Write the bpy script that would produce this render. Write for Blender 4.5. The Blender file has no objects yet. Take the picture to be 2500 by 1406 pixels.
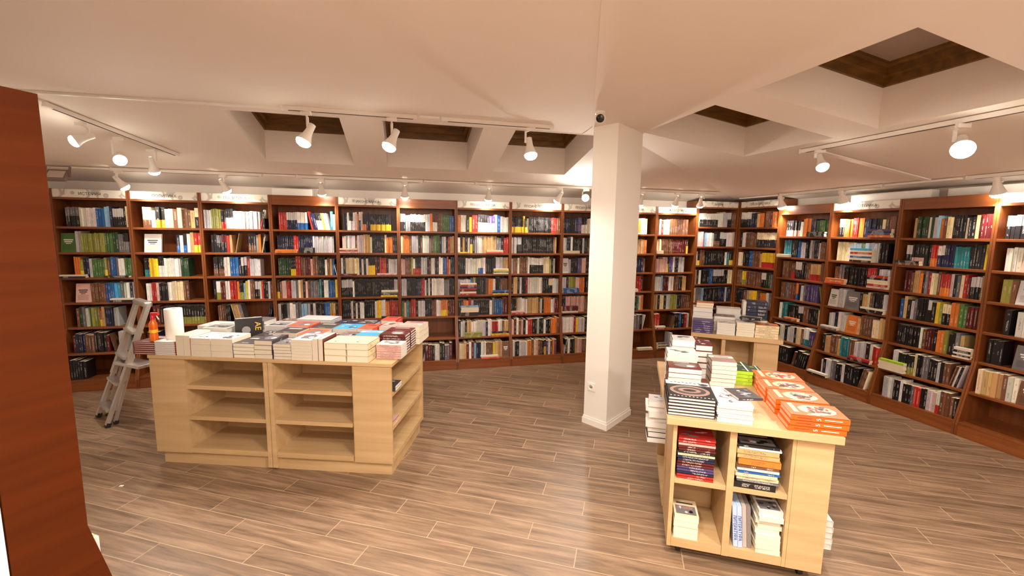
import bpy, math, random
from mathutils import Vector, Matrix
random.seed(7)
R = math.radians
sc = bpy.context.scene
COL = sc.collection

# ------------------------------------------------------------------ camera
CAM_F = 1068.11                      # focal length in pixels of the 2500 px wide frame
PITCH, ROLL, CAM_H = 0.12561, -0.01367, 1.797
cp, sp = math.cos(PITCH), math.sin(PITCH); cr, sr = math.cos(ROLL), math.sin(ROLL)
Fv = Vector((0, cp, -sp)); Xv = Vector((1, 0, 0)); Dv = Vector((0, -sp, -cp))
ex = Xv * cr + Dv * sr; ed = Xv * -sr + Dv * cr
cam = bpy.data.objects.new('camera', bpy.data.cameras.new('camera')); COL.objects.link(cam)
m = Matrix.Identity(4)
for i in range(3):
    m[i][0] = ex[i]; m[i][1] = -ed[i]; m[i][2] = -Fv[i]
m[2][3] = CAM_H
cam.matrix_world = m
cam.data.sensor_width = 36; cam.data.lens = 36 * CAM_F / 2500; cam.data.clip_start = 0.05
sc.camera = cam

# ------------------------------------------------------------------ world, exposure, large lights
W = bpy.data.worlds.new('world'); sc.world = W; W.use_nodes = True
W.node_tree.nodes['Background'].inputs[0].default_value = (0.02, 0.025, 0.04, 1)   # night outside the skylights
W.node_tree.nodes['Background'].inputs[1].default_value = 1.0
sc.view_settings.view_transform = 'Standard'; sc.view_settings.look = 'None'
sc.view_settings.exposure = 0.93; sc.view_settings.gamma = 1.0; sc.view_settings.use_curve_mapping = False
WARM = (1.0, 0.92, 0.835)
SPOT_W = 45.0                        # watts of one track spot
PANEL_W = 36.0                       # watts of one ceiling panel behind the camera

# ------------------------------------------------------------------ room frames
A1, D1 = 0.23696, 5.73788            # bookcase front plane of the back-left wall
A2, D2 = -1.29063, 5.1591            # bookcase front plane of the right wall
def fr(a):
    return Vector((math.cos(a), math.sin(a), 0)), Vector((-math.sin(a), math.cos(a), 0))
T1v, N1v = fr(A1); T2v, N2v = fr(A2)
def PL(s, n, z=0.0): return T1v * s + N1v * n + Vector((0, 0, z))
def PR(s, n, z=0.0): return T2v * s + N2v * n + Vector((0, 0, z))
WALL_L, WALL_R = 6.04, 5.46

# ------------------------------------------------------------------ colours
def lin(c):
    return tuple(((v / 255) / 12.92 if v / 255 <= 0.04045 else ((v / 255 + 0.055) / 1.055) ** 2.4) for v in c)
PAL = dict(k=(26, 22, 24), w=(224, 218, 208), c=(228, 208, 168), b=(34, 92, 156), l=(140, 180, 210), n=(28, 32, 62),
           r=(172, 40, 32), m=(92, 26, 26), p=(212, 168, 158), o=(216, 120, 44), y=(232, 194, 40), g=(72, 110, 54),
           d=(34, 62, 34), v=(140, 140, 60), t=(40, 116, 126), u=(78, 62, 110), e=(112, 108, 110), h=(112, 72, 48),
           a=(198, 160, 106), s=(196, 190, 190), x=(232, 92, 66), j=(160, 196, 40), q=(236, 92, 12), z=(64, 56, 58),
           i=(70, 160, 205), f=(150, 120, 110))
PL_ = {k: lin(v) for k, v in PAL.items()}
def colr(ch, jit=0.10, rnd=random):
    c = PL_[ch]; f = 1 + rnd.uniform(-jit, jit)
    return tuple(max(0, min(1, v * f * (1 + rnd.uniform(-jit, jit) * 0.3))) for v in c)
NAMES = dict(k='black', w='white', c='cream', b='blue', l='pale blue', n='navy', r='red', m='maroon', p='pink', o='orange',
             y='yellow', g='green', d='dark green', v='olive', t='teal', u='purple', e='grey', h='brown', a='tan',
             s='light grey', x='coral red', j='lime green', q='bright orange', z='charcoal', i='cyan blue', f='dusty brown')

# ------------------------------------------------------------------ materials
def newmat(name):
    m = bpy.data.materials.new(name); m.use_nodes = True
    nt = m.node_tree; b = nt.nodes['Principled BSDF']
    return m, nt, b
def N(nt, t, **kw):
    n = nt.nodes.new(t)
    for k, v in kw.items(): setattr(n, k, v)
    return n
def simple(name, rgb, rough=0.5, metal=0.0, emit=None, es=0.0, bump=0.0, coat=0.0, trans=0.0, spec=0.5):
    m, nt, b = newmat(name)
    b.inputs['Base Color'].default_value = (*lin(rgb), 1)
    b.inputs['Roughness'].default_value = rough; b.inputs['Metallic'].default_value = metal
    b.inputs['Specular IOR Level'].default_value = spec
    b.inputs['Coat Weight'].default_value = coat; b.inputs['Transmission Weight'].default_value = trans
    if emit:
        b.inputs['Emission Color'].default_value = (*emit, 1); b.inputs['Emission Strength'].default_value = es
    no = N(nt, 'ShaderNodeTexNoise'); no.inputs['Scale'].default_value = 40
    tc = N(nt, 'ShaderNodeTexCoord'); nt.links.new(tc.outputs['Object'], no.inputs['Vector'])
    mr = N(nt, 'ShaderNodeMapRange'); mr.inputs['To Min'].default_value = rough * 0.85; mr.inputs['To Max'].default_value = min(1, rough * 1.15)
    nt.links.new(no.outputs['Fac'], mr.inputs['Value']); nt.links.new(mr.outputs[0], b.inputs['Roughness'])
    if bump:
        bp = N(nt, 'ShaderNodeBump'); bp.inputs['Strength'].default_value = bump; bp.inputs['Distance'].default_value = 0.004
        nt.links.new(no.outputs['Fac'], bp.inputs['Height']); nt.links.new(bp.outputs[0], b.inputs['Normal'])
    return m
def wood(name, c1, c2, scale, axis, rough=0.4, streak=(1, 1, 12), fine=0.5):
    """grain streaks stretched along an axis"""
    m, nt, b = newmat(name)
    tc = N(nt, 'ShaderNodeTexCoord'); mp = N(nt, 'ShaderNodeMapping')
    sc3 = [scale * 14] * 3; sc3[axis] = scale
    mp.inputs['Scale'].default_value = sc3
    nt.links.new(tc.outputs['Object'], mp.inputs['Vector'])
    n1 = N(nt, 'ShaderNodeTexNoise'); n1.inputs['Scale'].default_value = 1.0; n1.inputs['Detail'].default_value = 6; n1.inputs['Distortion'].default_value = 0.4
    nt.links.new(mp.outputs[0], n1.inputs['Vector'])
    cr_ = N(nt, 'ShaderNodeValToRGB'); cr_.color_ramp.elements[0].position = 0.32; cr_.color_ramp.elements[1].position = 0.68
    cr_.color_ramp.elements[0].color = (*lin(c1), 1); cr_.color_ramp.elements[1].color = (*lin(c2), 1)
    nt.links.new(n1.outputs['Fac'], cr_.inputs[0]); nt.links.new(cr_.outputs[0], b.inputs['Base Color'])
    b.inputs['Roughness'].default_value = rough
    bp = N(nt, 'ShaderNodeBump'); bp.inputs['Strength'].default_value = 0.12; bp.inputs['Distance'].default_value = 0.002
    nt.links.new(n1.outputs['Fac'], bp.inputs['Height']); nt.links.new(bp.outputs[0], b.inputs['Normal'])
    return m
M = {}
M['plaster'] = simple('wall_paint', (238, 226, 214), 0.85, bump=0.15)
M['ceiling'] = simple('ceiling_paint', (232, 220, 208), 0.85, bump=0.1)
M['pillar'] = simple('pillar_paint', (238, 232, 222), 0.6, bump=0.1)
M['cherry'] = wood('cherry_veneer', (106, 54, 20), (136, 74, 32), 1.3, 2, 0.38)
M['cherry_h'] = wood('cherry_veneer_boards', (110, 57, 22), (142, 78, 34), 1.3, 0, 0.36)
M['panel_dark'] = wood('bookcase_end_veneer_shaded', (72, 27, 1), (84, 34, 3), 1.1, 1, 0.7)  # low light on the near bookcase's end is put into the base colour
M['panel_dark'].node_tree.nodes['Principled BSDF'].inputs['Specular IOR Level'].default_value = 0.12
M['oak'] = wood('pale_oak_board', (186, 152, 106), (204, 170, 124), 1.2, 0, 0.45)
M['oak_top'] = wood('pale_oak_tabletop', (190, 154, 108), (206, 172, 126), 1.0, 0, 0.38)
M['pine'] = wood('skylight_pine', (84, 56, 14), (118, 80, 26), 1.5, 0, 0.5)
M['white_metal'] = simple('white_enamel', (232, 224, 214), 0.35)
M['slot'] = simple('track_slot', (46, 30, 24), 0.6)
M['bulb'] = simple('lit_bulb', (255, 244, 224), 0.4, emit=(1.0, 0.92, 0.78), es=30)
M['panel_lit'] = simple('lit_diffuser', (255, 244, 224), 0.4, emit=(1.0, 0.86, 0.70), es=4)
M['glass'] = simple('night_glass', (150, 130, 116), 0.35, spec=0.5)
M['alu'] = simple('brushed_aluminium', (200, 194, 188), 0.35, metal=0.85)
M['rubber'] = simple('black_rubber', (30, 24, 24), 0.7)
M['castor'] = simple('castor_steel', (120, 110, 104), 0.35, metal=0.7)
M['tissue'] = simple('paper_roll', (240, 232, 220), 0.9, bump=0.3)
M['orange_liquid'] = simple('orange_liquid', (255, 122, 8), 0.15, trans=0.35, emit=None)
M['red_plastic'] = simple('red_plastic', (206, 30, 30), 0.35)
M['floodgrey'] = simple('grey_housing', (120, 100, 92), 0.5)
M['floodglass'] = simple('flood_glass', (196, 178, 166), 0.25)
M['lens'] = simple('camera_lens', (26, 14, 12), 0.15)
M['white_plastic'] = simple('white_plastic', (238, 232, 224), 0.4)
M['ink'] = simple('print_black', (42, 36, 34), 0.7)
M['ink_white'] = simple('print_white', (250, 240, 226), 0.7)
M['ink_blue'] = simple('print_blue', (44, 56, 110), 0.7)
M['ink_yellow'] = simple('print_yellow', (236, 190, 70), 0.7)
M['ink_red'] = simple('print_red', (150, 50, 30), 0.7)

# printed paper: face colours, with small ink marks on spines
def book_material():
    m, nt, b = newmat('printed_cover'); L = nt.links.new
    at = N(nt, 'ShaderNodeAttribute', attribute_name='Col'); ik = N(nt, 'ShaderNodeAttribute', attribute_name='Ink')
    uv = N(nt, 'ShaderNodeUVMap', uv_map='UVMap'); sx = N(nt, 'ShaderNodeSeparateXYZ'); L(uv.outputs[0], sx.inputs[0])
    def mth(op, a, bb=None, c=None):
        n = N(nt, 'ShaderNodeMath', operation=op)
        for i_, v in enumerate((a, bb, c)):
            if v is None: continue
            if isinstance(v, (int, float)): n.inputs[i_].default_value = v
            else: L(v, n.inputs[i_])
        return n.outputs[0]
    gu = mth('LESS_THAN', mth('ABSOLUTE', mth('SUBTRACT', sx.outputs[0], 0.5)), 0.17)
    gv = mth('MULTIPLY', mth('GREATER_THAN', sx.outputs[1], 0.14), mth('LESS_THAN', sx.outputs[1], 0.86))
    ge = N(nt, 'ShaderNodeNewGeometry')
    no = N(nt, 'ShaderNodeTexNoise'); no.inputs['Scale'].default_value = 260; no.inputs['Detail'].default_value = 1; L(ge.outputs['Position'], no.inputs['Vector'])
    n2 = N(nt, 'ShaderNodeTexNoise'); n2.inputs['Scale'].default_value = 17; n2.inputs['Detail'].default_value = 0; L(ge.outputs['Position'], n2.inputs['Vector'])
    mk = mth('MULTIPLY', mth('MULTIPLY', gu, gv), mth('MULTIPLY', mth('GREATER_THAN', no.outputs['Fac'], 0.5), mth('GREATER_THAN', n2.outputs['Fac'], 0.5)))
    mx = N(nt, 'ShaderNodeMix', data_type='RGBA'); L(mth('MULTIPLY', mk, 0.55), mx.inputs[0]); L(at.outputs['Color'], mx.inputs[6]); L(ik.outputs['Color'], mx.inputs[7])
    L(mx.outputs[2], b.inputs['Base Color']); b.inputs['Roughness'].default_value = 0.45
    return m
M['book'] = book_material()
def page_material():
    m, nt, b = newmat('page_edges'); L = nt.links.new
    at = N(nt, 'ShaderNodeAttribute', attribute_name='Col')
    tc = N(nt, 'ShaderNodeTexCoord'); mp = N(nt, 'ShaderNodeMapping'); mp.inputs['Scale'].default_value = (3, 3, 900); L(tc.outputs['Object'], mp.inputs['Vector'])
    no = N(nt, 'ShaderNodeTexNoise'); no.inputs['Scale'].default_value = 1.0; L(mp.outputs[0], no.inputs['Vector'])
    mr = N(nt, 'ShaderNodeMapRange'); mr.inputs['To Min'].default_value = 0.86; mr.inputs['To Max'].default_value = 1.06; L(no.outputs['Fac'], mr.inputs['Value'])
    vm = N(nt, 'ShaderNodeVectorMath', operation='SCALE'); L(at.outputs['Color'], vm.inputs[0]); L(mr.outputs[0], vm.inputs['Scale'])
    L(vm.outputs[0], b.inputs['Base Color']); b.inputs['Roughness'].default_value = 0.8
    return m
M['pages'] = page_material()
def floor_material():
    m, nt, b = newmat('plank_tiles'); L = nt.links.new
    def mth(op, a, bb=None, c=None):
        n = N(nt, 'ShaderNodeMath', operation=op)
        for i_, v in enumerate((a, bb, c)):
            if v is None: continue
            if isinstance(v, (int, float)): n.inputs[i_].default_value = v
            else: L(v, n.inputs[i_])
        return n.outputs[0]
    ge = N(nt, 'ShaderNodeNewGeometry'); sx = N(nt, 'ShaderNodeSeparateXYZ'); L(ge.outputs['Position'], sx.inputs[0])
    ca, sa = math.cos(R(14.75)), math.sin(R(14.75))
    al = mth('SUBTRACT', mth('MULTIPLY', sx.outputs[0], ca), mth('MULTIPLY', sx.outputs[1], sa))
    nn = mth('ADD', mth('MULTIPLY', sx.outputs[0], sa), mth('MULTIPLY', sx.outputs[1], ca))
    Wd, Ln = 0.153, 0.869
    rowf = mth('DIVIDE', mth('SUBTRACT', nn, 3.2535 - 20 * Wd), Wd); row = mth('FLOOR', rowf); rf = mth('FRACT', rowf)
    # joint position moves by a third of a plank per row
    colf = mth('DIVIDE', mth('ADD', mth('ADD', al, 0.497), mth('MULTIPLY', mth('SUBTRACT', row, 20), Ln / 3)), Ln)
    col = mth('FLOOR', colf); cf = mth('FRACT', colf)
    g1 = mth('LESS_THAN', mth('MINIMUM', rf, mth('SUBTRACT', 1.0, rf)), 0.014)
    g2 = mth('LESS_THAN', mth('MINIMUM', cf, mth('SUBTRACT', 1.0, cf)), 0.0028)
    gr = mth('MAXIMUM', g1, g2)
    cv = N(nt, 'ShaderNodeCombineXYZ'); L(row, cv.inputs[0]); L(col, cv.inputs[1])
    wn = N(nt, 'ShaderNodeTexWhiteNoise', noise_dimensions='2D'); L(cv.outputs[0], wn.inputs['Vector'])
    gv = N(nt, 'ShaderNodeCombineXYZ'); L(mth('MULTIPLY', al, 2.2), gv.inputs[0]); L(mth('MULTIPLY', nn, 26), gv.inputs[1]); L(mth('MULTIPLY', wn.outputs['Value'], 37), gv.inputs[2])
    no = N(nt, 'ShaderNodeTexNoise'); no.inputs['Scale'].default_value = 1.0; no.inputs['Detail'].default_value = 7; no.inputs['Roughness'].default_value = 0.62; no.inputs['Distortion'].default_value = 0.5
    L(gv.outputs[0], no.inputs['Vector'])
    cr_ = N(nt, 'ShaderNodeValToRGB'); e = cr_.color_ramp.elements
    e[0].position = 0.3; e[0].color = (*lin((98, 77, 59)), 1); e[1].position = 0.72; e[1].color = (*lin((164, 134, 106)), 1)
    e2 = cr_.color_ramp.elements.new(0.5); e2.color = (*lin((132, 106, 82)), 1)
    L(no.outputs['Fac'], cr_.inputs[0])
    hs = N(nt, 'ShaderNodeHueSaturation'); L(cr_.outputs[0], hs.inputs['Color'])
    mr = N(nt, 'ShaderNodeMapRange'); mr.inputs['To Min'].default_value = 0.9; mr.inputs['To Max'].default_value = 1.1; L(wn.outputs['Value'], mr.inputs['Value']); L(mr.outputs[0], hs.inputs['Value'])
    mx = N(nt, 'ShaderNodeMix', data_type='RGBA'); L(gr, mx.inputs[0]); L(hs.outputs[0], mx.inputs[6]); mx.inputs[7].default_value = (*lin((178, 152, 122)), 1)
    L(mx.outputs[2], b.inputs['Base Color'])
    rr = N(nt, 'ShaderNodeMapRange'); rr.inputs['To Min'].default_value = 0.3; rr.inputs['To Max'].default_value = 0.5; L(no.outputs['Fac'], rr.inputs['Value']); L(rr.outputs[0], b.inputs['Roughness'])
    bp = N(nt, 'ShaderNodeBump'); bp.inputs['Strength'].default_value = 0.3; bp.inputs['Distance'].default_value = 0.0015
    hh = mth('SUBTRACT', mth('MULTIPLY', no.outputs['Fac'], 0.4), gr); L(hh, bp.inputs['Height']); L(bp.outputs[0], b.inputs['Normal'])
    return m
M['floor'] = floor_material()
def sign_material():
    m, nt, b = newmat('sign_swirl_print'); L = nt.links.new
    tc = N(nt, 'ShaderNodeTexCoord'); mp = N(nt, 'ShaderNodeMapping'); mp.inputs['Scale'].default_value = (9, 9, 9); L(tc.outputs['Object'], mp.inputs['Vector'])
    vo = N(nt, 'ShaderNodeTexVoronoi'); vo.inputs['Scale'].default_value = 1.0; vo.inputs['Randomness'].default_value = 0.8; L(mp.outputs[0], vo.inputs['Vector'])
    mu = N(nt, 'ShaderNodeMath', operation='MULTIPLY'); L(vo.outputs['Distance'], mu.inputs[0]); mu.inputs[1].default_value = 11
    si = N(nt, 'ShaderNodeMath', operation='SINE'); L(mu.outputs[0], si.inputs[0])
    cr_ = N(nt, 'ShaderNodeValToRGB'); e = cr_.color_ramp.elements; e[0].position = 0.25; e[0].color = (*lin((232, 226, 214)), 1); e[1].position = 0.95; e[1].color = (*lin((182, 176, 166)), 1)
    L(si.outputs[0], cr_.inputs[0]); L(cr_.outputs[0], b.inputs['Base Color']); b.inputs['Roughness'].default_value = 0.4
    return m
M['sign'] = sign_material()

# ------------------------------------------------------------------ mesh helpers
def mesh_obj(name, verts, faces, mat, parent=None, smooth=False):
    me = bpy.data.meshes.new(name); me.from_pydata([tuple(v) for v in verts], [], faces); me.update()
    if mat: me.materials.append(mat)
    if smooth:
        for p in me.polygons: p.use_smooth = True
    o = bpy.data.objects.new(name, me); COL.objects.link(o)
    if parent: o.parent = parent
    return o
class MB:
    def __init__(s): s.v = []; s.f = []
    def box(s, x0, x1, y0, y1, z0, z1):
        b = len(s.v); s.v += [(x, y, z) for z in (z0, z1) for y in (y0, y1) for x in (x0, x1)]
        s.f += [tuple(b + i for i in q) for q in ((0, 2, 3, 1), (4, 5, 7, 6), (0, 1, 5, 4), (2, 6, 7, 3), (0, 4, 6, 2), (1, 3, 7, 5))]
        return s
    def prism(s, poly, x0, x1):
        """poly of (y,z), extruded along x"""
        b = len(s.v); n = len(poly)
        s.v += [(x0, y, z) for y, z in poly] + [(x1, y, z) for y, z in poly]
        s.f += [tuple(b + i for i in range(n)), tuple(b + n + i for i in reversed(range(n)))]
        s.f += [(b + i, b + n + i, b + n + (i + 1) % n, b + (i + 1) % n) for i in range(n)]
        return s
    def bar(s, p, q, w, h, up=Vector((0, 0, 1))):
        p, q = Vector(p), Vector(q); d = (q - p).normalized(); sd = d.cross(up)
        if sd.length < 1e-4: sd = Vector((1, 0, 0))
        sd.normalize(); u = sd.cross(d)
        b = len(s.v)
        for e in (p, q):
            s.v += [tuple(e + sd * (i * w / 2) + u * (j * h / 2)) for i, j in ((-1, -1), (1, -1), (1, 1), (-1, 1))]
        s.f += [(b, b + 1, b + 2, b + 3), (b + 7, b + 6, b + 5, b + 4)] + [(b + i, b + 4 + i, b + 4 + (i + 1) % 4, b + (i + 1) % 4) for i in range(4)]
        return s
    def lathe(s, prof, c, d, seg=20, cap=True):
        """prof: (radius, distance along d from c)"""
        c, d = Vector(c), Vector(d).normalized(); a = d.orthogonal().normalized(); e = d.cross(a)
        b = len(s.v); k = len(prof)
        for r, h in prof:
            s.v += [tuple(c + d * h + (a * math.cos(2 * math.pi * i / seg) + e * math.sin(2 * math.pi * i / seg)) * r) for i in range(seg)]
        for j in range(k - 1):
            s.f += [(b + j * seg + i, b + j * seg + (i + 1) % seg, b + (j + 1) * seg + (i + 1) % seg, b + (j + 1) * seg + i) for i in range(seg)]
        if cap:
            s.f += [tuple(b + i for i in reversed(range(seg))), tuple(b + (k - 1) * seg + i for i in range(seg))]
        return s
    def build(s, name, mat, parent=None, smooth=False, bevel=0):
        o = mesh_obj(name, s.v, s.f, mat, parent, smooth)
        if bevel:
            bv = o.modifiers.new('bevel', 'BEVEL'); bv.width = bevel; bv.segments = 2; bv.limit_method = 'ANGLE'
        if smooth:
            try: o.data.set_sharp_from_angle(angle=R(40))
            except Exception: pass
        return o
def tag(o, label=None, cat=None, group=None, kind=None):
    if label: o['label'] = label
    if cat: o['category'] = cat
    if group: o['group'] = group
    if kind: o['kind'] = kind
    return o
def empty(name, loc, rz=0):
    o = bpy.data.objects.new(name, None); o.empty_display_size = 0.1; COL.objects.link(o)
    o.location = loc; o.rotation_euler = (0, 0, rz); return o
def structure(o): o['kind'] = 'structure'; return o
def text(name, body, size, mat, parent, loc, rot, ext=0.0004, align='CENTER'):
    c = bpy.data.curves.new(name, 'FONT'); c.body = body; c.size = size; c.extrude = ext; c.align_x = align; c.align_y = 'CENTER'
    c.resolution_u = 3; c.materials.append(mat)
    tmp = bpy.data.objects.new(name, c); me = bpy.data.meshes.new_from_object(tmp)
    bpy.data.objects.remove(tmp)
    o = bpy.data.objects.new(name, me); COL.objects.link(o); o.parent = parent; o.location = loc; o.rotation_euler = rot
    return o

# coloured boxes: accumulates books
class Acc:
    def __init__(s): s.v = []; s.f = []; s.c = []; s.i = []; s.u = []
    def face(s, idx, c, ink=None, uv=None):
        s.f.append(idx); n = len(idx); s.c += [(*c, 1)] * n; s.i += [(*(ink or c), 1)] * n
        s.u += uv if uv else [(0, 0)] * n
    def build(s, name, mat, parent=None):
        me = bpy.data.meshes.new(name); me.from_pydata([tuple(v) for v in s.v], [], s.f)
        a = me.color_attributes.new('Col', 'FLOAT_COLOR', 'CORNER'); a.data.foreach_set('color', [x for c in s.c for x in c])
        a = me.color_attributes.new('Ink', 'FLOAT_COLOR', 'CORNER'); a.data.foreach_set('color', [x for c in s.i for x in c])
        u = me.uv_layers.new(name='UVMap'); u.data.foreach_set('uv', [x for c in s.u for x in c])
        me.materials.append(mat); me.update()
        o = bpy.data.objects.new(name, me); COL.objects.link(o)
        if parent: o.parent = parent
        return o
PAGE = lin((226, 208, 176))
def lum(c): return 0.3 * c[0] + 0.6 * c[1] + 0.1 * c[2]
def standing(acc, X, x0, w, yf, d, h, z, lean, c, band, ink, rnd):
    """a book standing on a shelf, spine towards -y; X maps local (x,y,z) to the accumulator's space"""
    sh = math.tan(lean)
    def P(x, y, zz): return X(x0 + x + sh * zz, y, z + zz)
    if band: cuts = [(0, band[1], c if not band[2] else band[0]), (band[1], 1, band[0] if not band[2] else c)]
    else: cuts = [(0, 1, c)]
    g = 0.0011
    for v0, v1, cc in cuts:
        b = len(acc.v); ik = ink if abs(lum(ink) - lum(cc)) > 0.08 else (lin((30, 26, 26)) if lum(cc) > 0.25 else lin((220, 205, 180)))
        acc.v += [P(g, yf, h * v0), P(w - g, yf, h * v0), P(w - g, yf, h * v1), P(g, yf, h * v1)]
        acc.face((b, b + 1, b + 2, b + 3), cc, ik, [(0, v0), (1, v0), (1, v1), (0, v1)])
        b = len(acc.v)
        acc.v += [P(g, yf, h * v0), P(g, yf, h * v1), P(g, yf + d, h * v1), P(g, yf + d, h * v0),
                  P(w - g, yf, h * v0), P(w - g, yf, h * v1), P(w - g, yf + d, h * v1), P(w - g, yf + d, h * v0)]
        acc.face((b, b + 1, b + 2, b + 3), cc); acc.face((b + 7, b + 6, b + 5, b + 4), cc)
    b = len(acc.v)
    acc.v += [P(g, yf, h), P(w - g, yf, h), P(w - g, yf + d, h), P(g, yf + d, h), P(g, yf, 0), P(w - g, yf, 0), P(w - g, yf + d, 0), P(g, yf + d, 0)]
    acc.face((b, b + 1, b + 2, b + 3), PAGE if w > 0.012 else c); acc.face((b + 4, b + 7, b + 6, b + 5), c)
    acc.face((b + 2, b + 6, b + 7, b + 3), PAGE)
def lying(acc, X, x0, x1, yf, d, z, t, c, pages_front, ink):
    b = len(acc.v)
    acc.v += [X(x, y, zz) for zz in (z, z + t - 0.001) for y in (yf, yf + d) for x in (x0, x1)]
    fc = PAGE if pages_front else c
    acc.face((b, b + 1, b + 5, b + 4), fc, ink, [(0.5, 0), (0.5, 1), (0.6, 1), (0.6, 0)] if not pages_front else None)
    acc.face((b + 4, b + 5, b + 7, b + 6), c); acc.face((b, b + 2, b + 3, b + 1), c)
    acc.face((b + 2, b + 6, b + 7, b + 3), PAGE); acc.face((b, b + 4, b + 6, b + 2), PAGE); acc.face((b + 1, b + 3, b + 7, b + 5), PAGE)
    if pages_front:
        for za, zb in ((z, z + 0.002), (z + t - 0.003, z + t - 0.001)):
            b = len(acc.v); acc.v += [X(x0, yf - 0.0006, za), X(x1, yf - 0.0006, za), X(x1, yf - 0.0006, zb), X(x0, yf - 0.0006, zb)]
            acc.face((b, b + 1, b + 2, b + 3), c)
ORD = ['first', 'second', 'third', 'fourth', 'fifth', 'sixth', 'seventh', 'eighth', 'ninth', 'tenth', 'eleventh', 'twelfth', 'thirteenth',
       'fourteenth', 'fifteenth', 'sixteenth', 'seventeenth', 'eighteenth', 'nineteenth', 'twentieth', 'twenty-first', 'twenty-second',
       'twenty-third', 'twenty-fourth', 'twenty-fifth', 'twenty-sixth', 'twenty-seventh', 'twenty-eighth', 'twenty-ninth', 'thirtieth',
       'thirty-first', 'thirty-second', 'thirty-third', 'thirty-fourth', 'thirty-fifth']

# ------------------------------------------------------------------ room shell
ZW = 2.31; ZSL, ZSR = 2.736, 2.73
FL, FRn = 4.0, 2.26                                     # fold lines (distance along each wall normal)
def isect(n1, n2):
    det = N1v.x * N2v.y - N1v.y * N2v.x
    return Vector(((n1 * N2v.y - n2 * N1v.y) / det, (N1v.x * n2 - N2v.x * n1) / det, 0))
Fc = isect(FL, FRn); Wc = isect(WALL_L, WALL_R)
def slopeL(n): return ZSL + (ZW - ZSL) * (n - FL) / (WALL_L - FL)
def slopeR(n): return ZSR + (ZW - ZSR) * (n - FRn) / (WALL_R - FRn)
def valley(frac): return Fc.lerp(Wc, frac)
SL0, SR1 = -3.72, 1.6
f_ = MB(); f_.v = [(-7, -4, 0), (8, -4, 0), (8, 9, 0), (-7, 9, 0)]; f_.f = [(0, 1, 2, 3)]
structure(f_.build('floor', M['floor']))
def slab(pts, th, name, mat, down=False):
    """thin solid from a list of 3D points, thickened upwards"""
    n = len(pts); v = [tuple(p) for p in pts] + [(p[0], p[1], p[2] + th) for p in pts]
    fs = [tuple(range(n)), tuple(reversed(range(n, 2 * n)))] + [(i, (i + 1) % n, n + (i + 1) % n, n + i) for i in range(n)]
    return structure(mesh_obj(name, v, fs, mat))
def wallbox(p, q, z0, z1, out, name, mat=None):
    p, q, o = Vector(p), Vector(q), Vector(out)
    v = [(*a.xy, z) for z in (z0, z1) for a in (p, q, q + o, p + o)]
    fs = [(0, 1, 2, 3), (7, 6, 5, 4), (0, 4, 5, 1), (1, 5, 6, 2), (2, 6, 7, 3), (3, 7, 4, 0)]
    return structure(mesh_obj(name, v, fs, mat or M['plaster']))
lw = PL(SL0, WALL_L)
wallbox(lw, Wc, 0, ZW + 0.05, N1v * 0.15, 'wall_back')
wallbox(Wc, PR(SR1, WALL_R), 0, ZW + 0.05, N2v * 0.15, 'wall_right')
wallbox(PL(SL0, -1.6), PL(SL0, WALL_L), 0, 2.8, T1v * -0.15, 'wall_left')
# slopes with skylight openings
OL = [(-1.40, -0.53), (-0.19, 0.69), (0.99, 1.87)]; NL = (4.035, 5.13)
OR = [(-3.67, -2.755), (-2.425, -1.50)]; NR = (2.29, 3.43)
def grid(PF, zf, s_first, cuts, s_last, nn, holes, name):
    """quads between s cuts and n cuts, leaving holes; s_first/s_last are functions of n"""
    v = []; fs = []
    S = [s_first] + [(lambda n, c=c: c) for c in cuts] + [s_last]
    for i in range(len(S) - 1):
        for j in range(len(nn) - 1):
            if (i, j) in holes: continue
            b = len(v)
            for (a, n) in ((S[i], nn[j]), (S[i + 1], nn[j]), (S[i + 1], nn[j + 1]), (S[i], nn[j + 1])):
                v.append(tuple(PF(a(n), n, zf(n))))
            fs.append((b, b + 1, b + 2, b + 3))
    return structure(mesh_obj(name, v, fs, M['ceiling']))
def valL(n): return valley((n - FL) / (WALL_L - FL)).dot(T1v)
def valR(n): return valley((n - FRn) / (WALL_R - FRn)).dot(T2v)
cutsL = [x for o in OL for x in o]; cutsR = [x for o in OR for x in o]
grid(PL, slopeL, lambda n: SL0, cutsL, valL, [FL, NL[0], NL[1], WALL_L + .02], {(1, 1), (3, 1), (5, 1)}, 'ceiling_slope_back')
grid(PR, slopeR, valR, cutsR, lambda n: SR1, [FRn, NR[0], NR[1], WALL_R + .02], {(1, 1), (3, 1)}, 'ceiling_slope_right')
# flat ceiling: two levels meeting along a seam that runs to the pillar
s0 = Vector((0.05, -0.1, 0)); s1 = Vector((0.690, 4.018, 0)); sfar = Vector((-0.45, -3.0, 0))
cl = [PL(SL0, FL, ZSL), PL(SL0, -1.6, ZSL), Vector((-2.6, -3.0, ZSL)), Vector((sfar.x, sfar.y, ZSL)), Vector((s1.x, s1.y, ZSL)), Vector((*PL(PL(0, 0).x + s1.dot(T1v) + 0.02, FL).xy, ZSL))]
slab(cl, 0.12, 'ceiling_flat', M['ceiling'])
pr_ = PR(SR1, FRn)
cr2 = [Vector((s1.x, s1.y, ZSR)), Vector((sfar.x, sfar.y, ZSR)), Vector((4.5, -3.0, ZSR)), Vector((pr_.x, pr_.y, ZSR)), Vector((Fc.x, Fc.y, ZSR)), Vector((*PL(s1.dot(T1v) + 0.02, FL).xy, ZSR))]
slab(cr2, 0.135, 'ceiling_soffit', M['ceiling'])
wallbox((-6, -3.0, 0), (6, -3.0, 0), 0, 2.9, (0, -0.15, 0), 'wall_rear')
wallbox(PR(SR1, -1.0), PR(SR1, 6.0), 0, 2.9, T2v * 0.15, 'wall_side')
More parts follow.
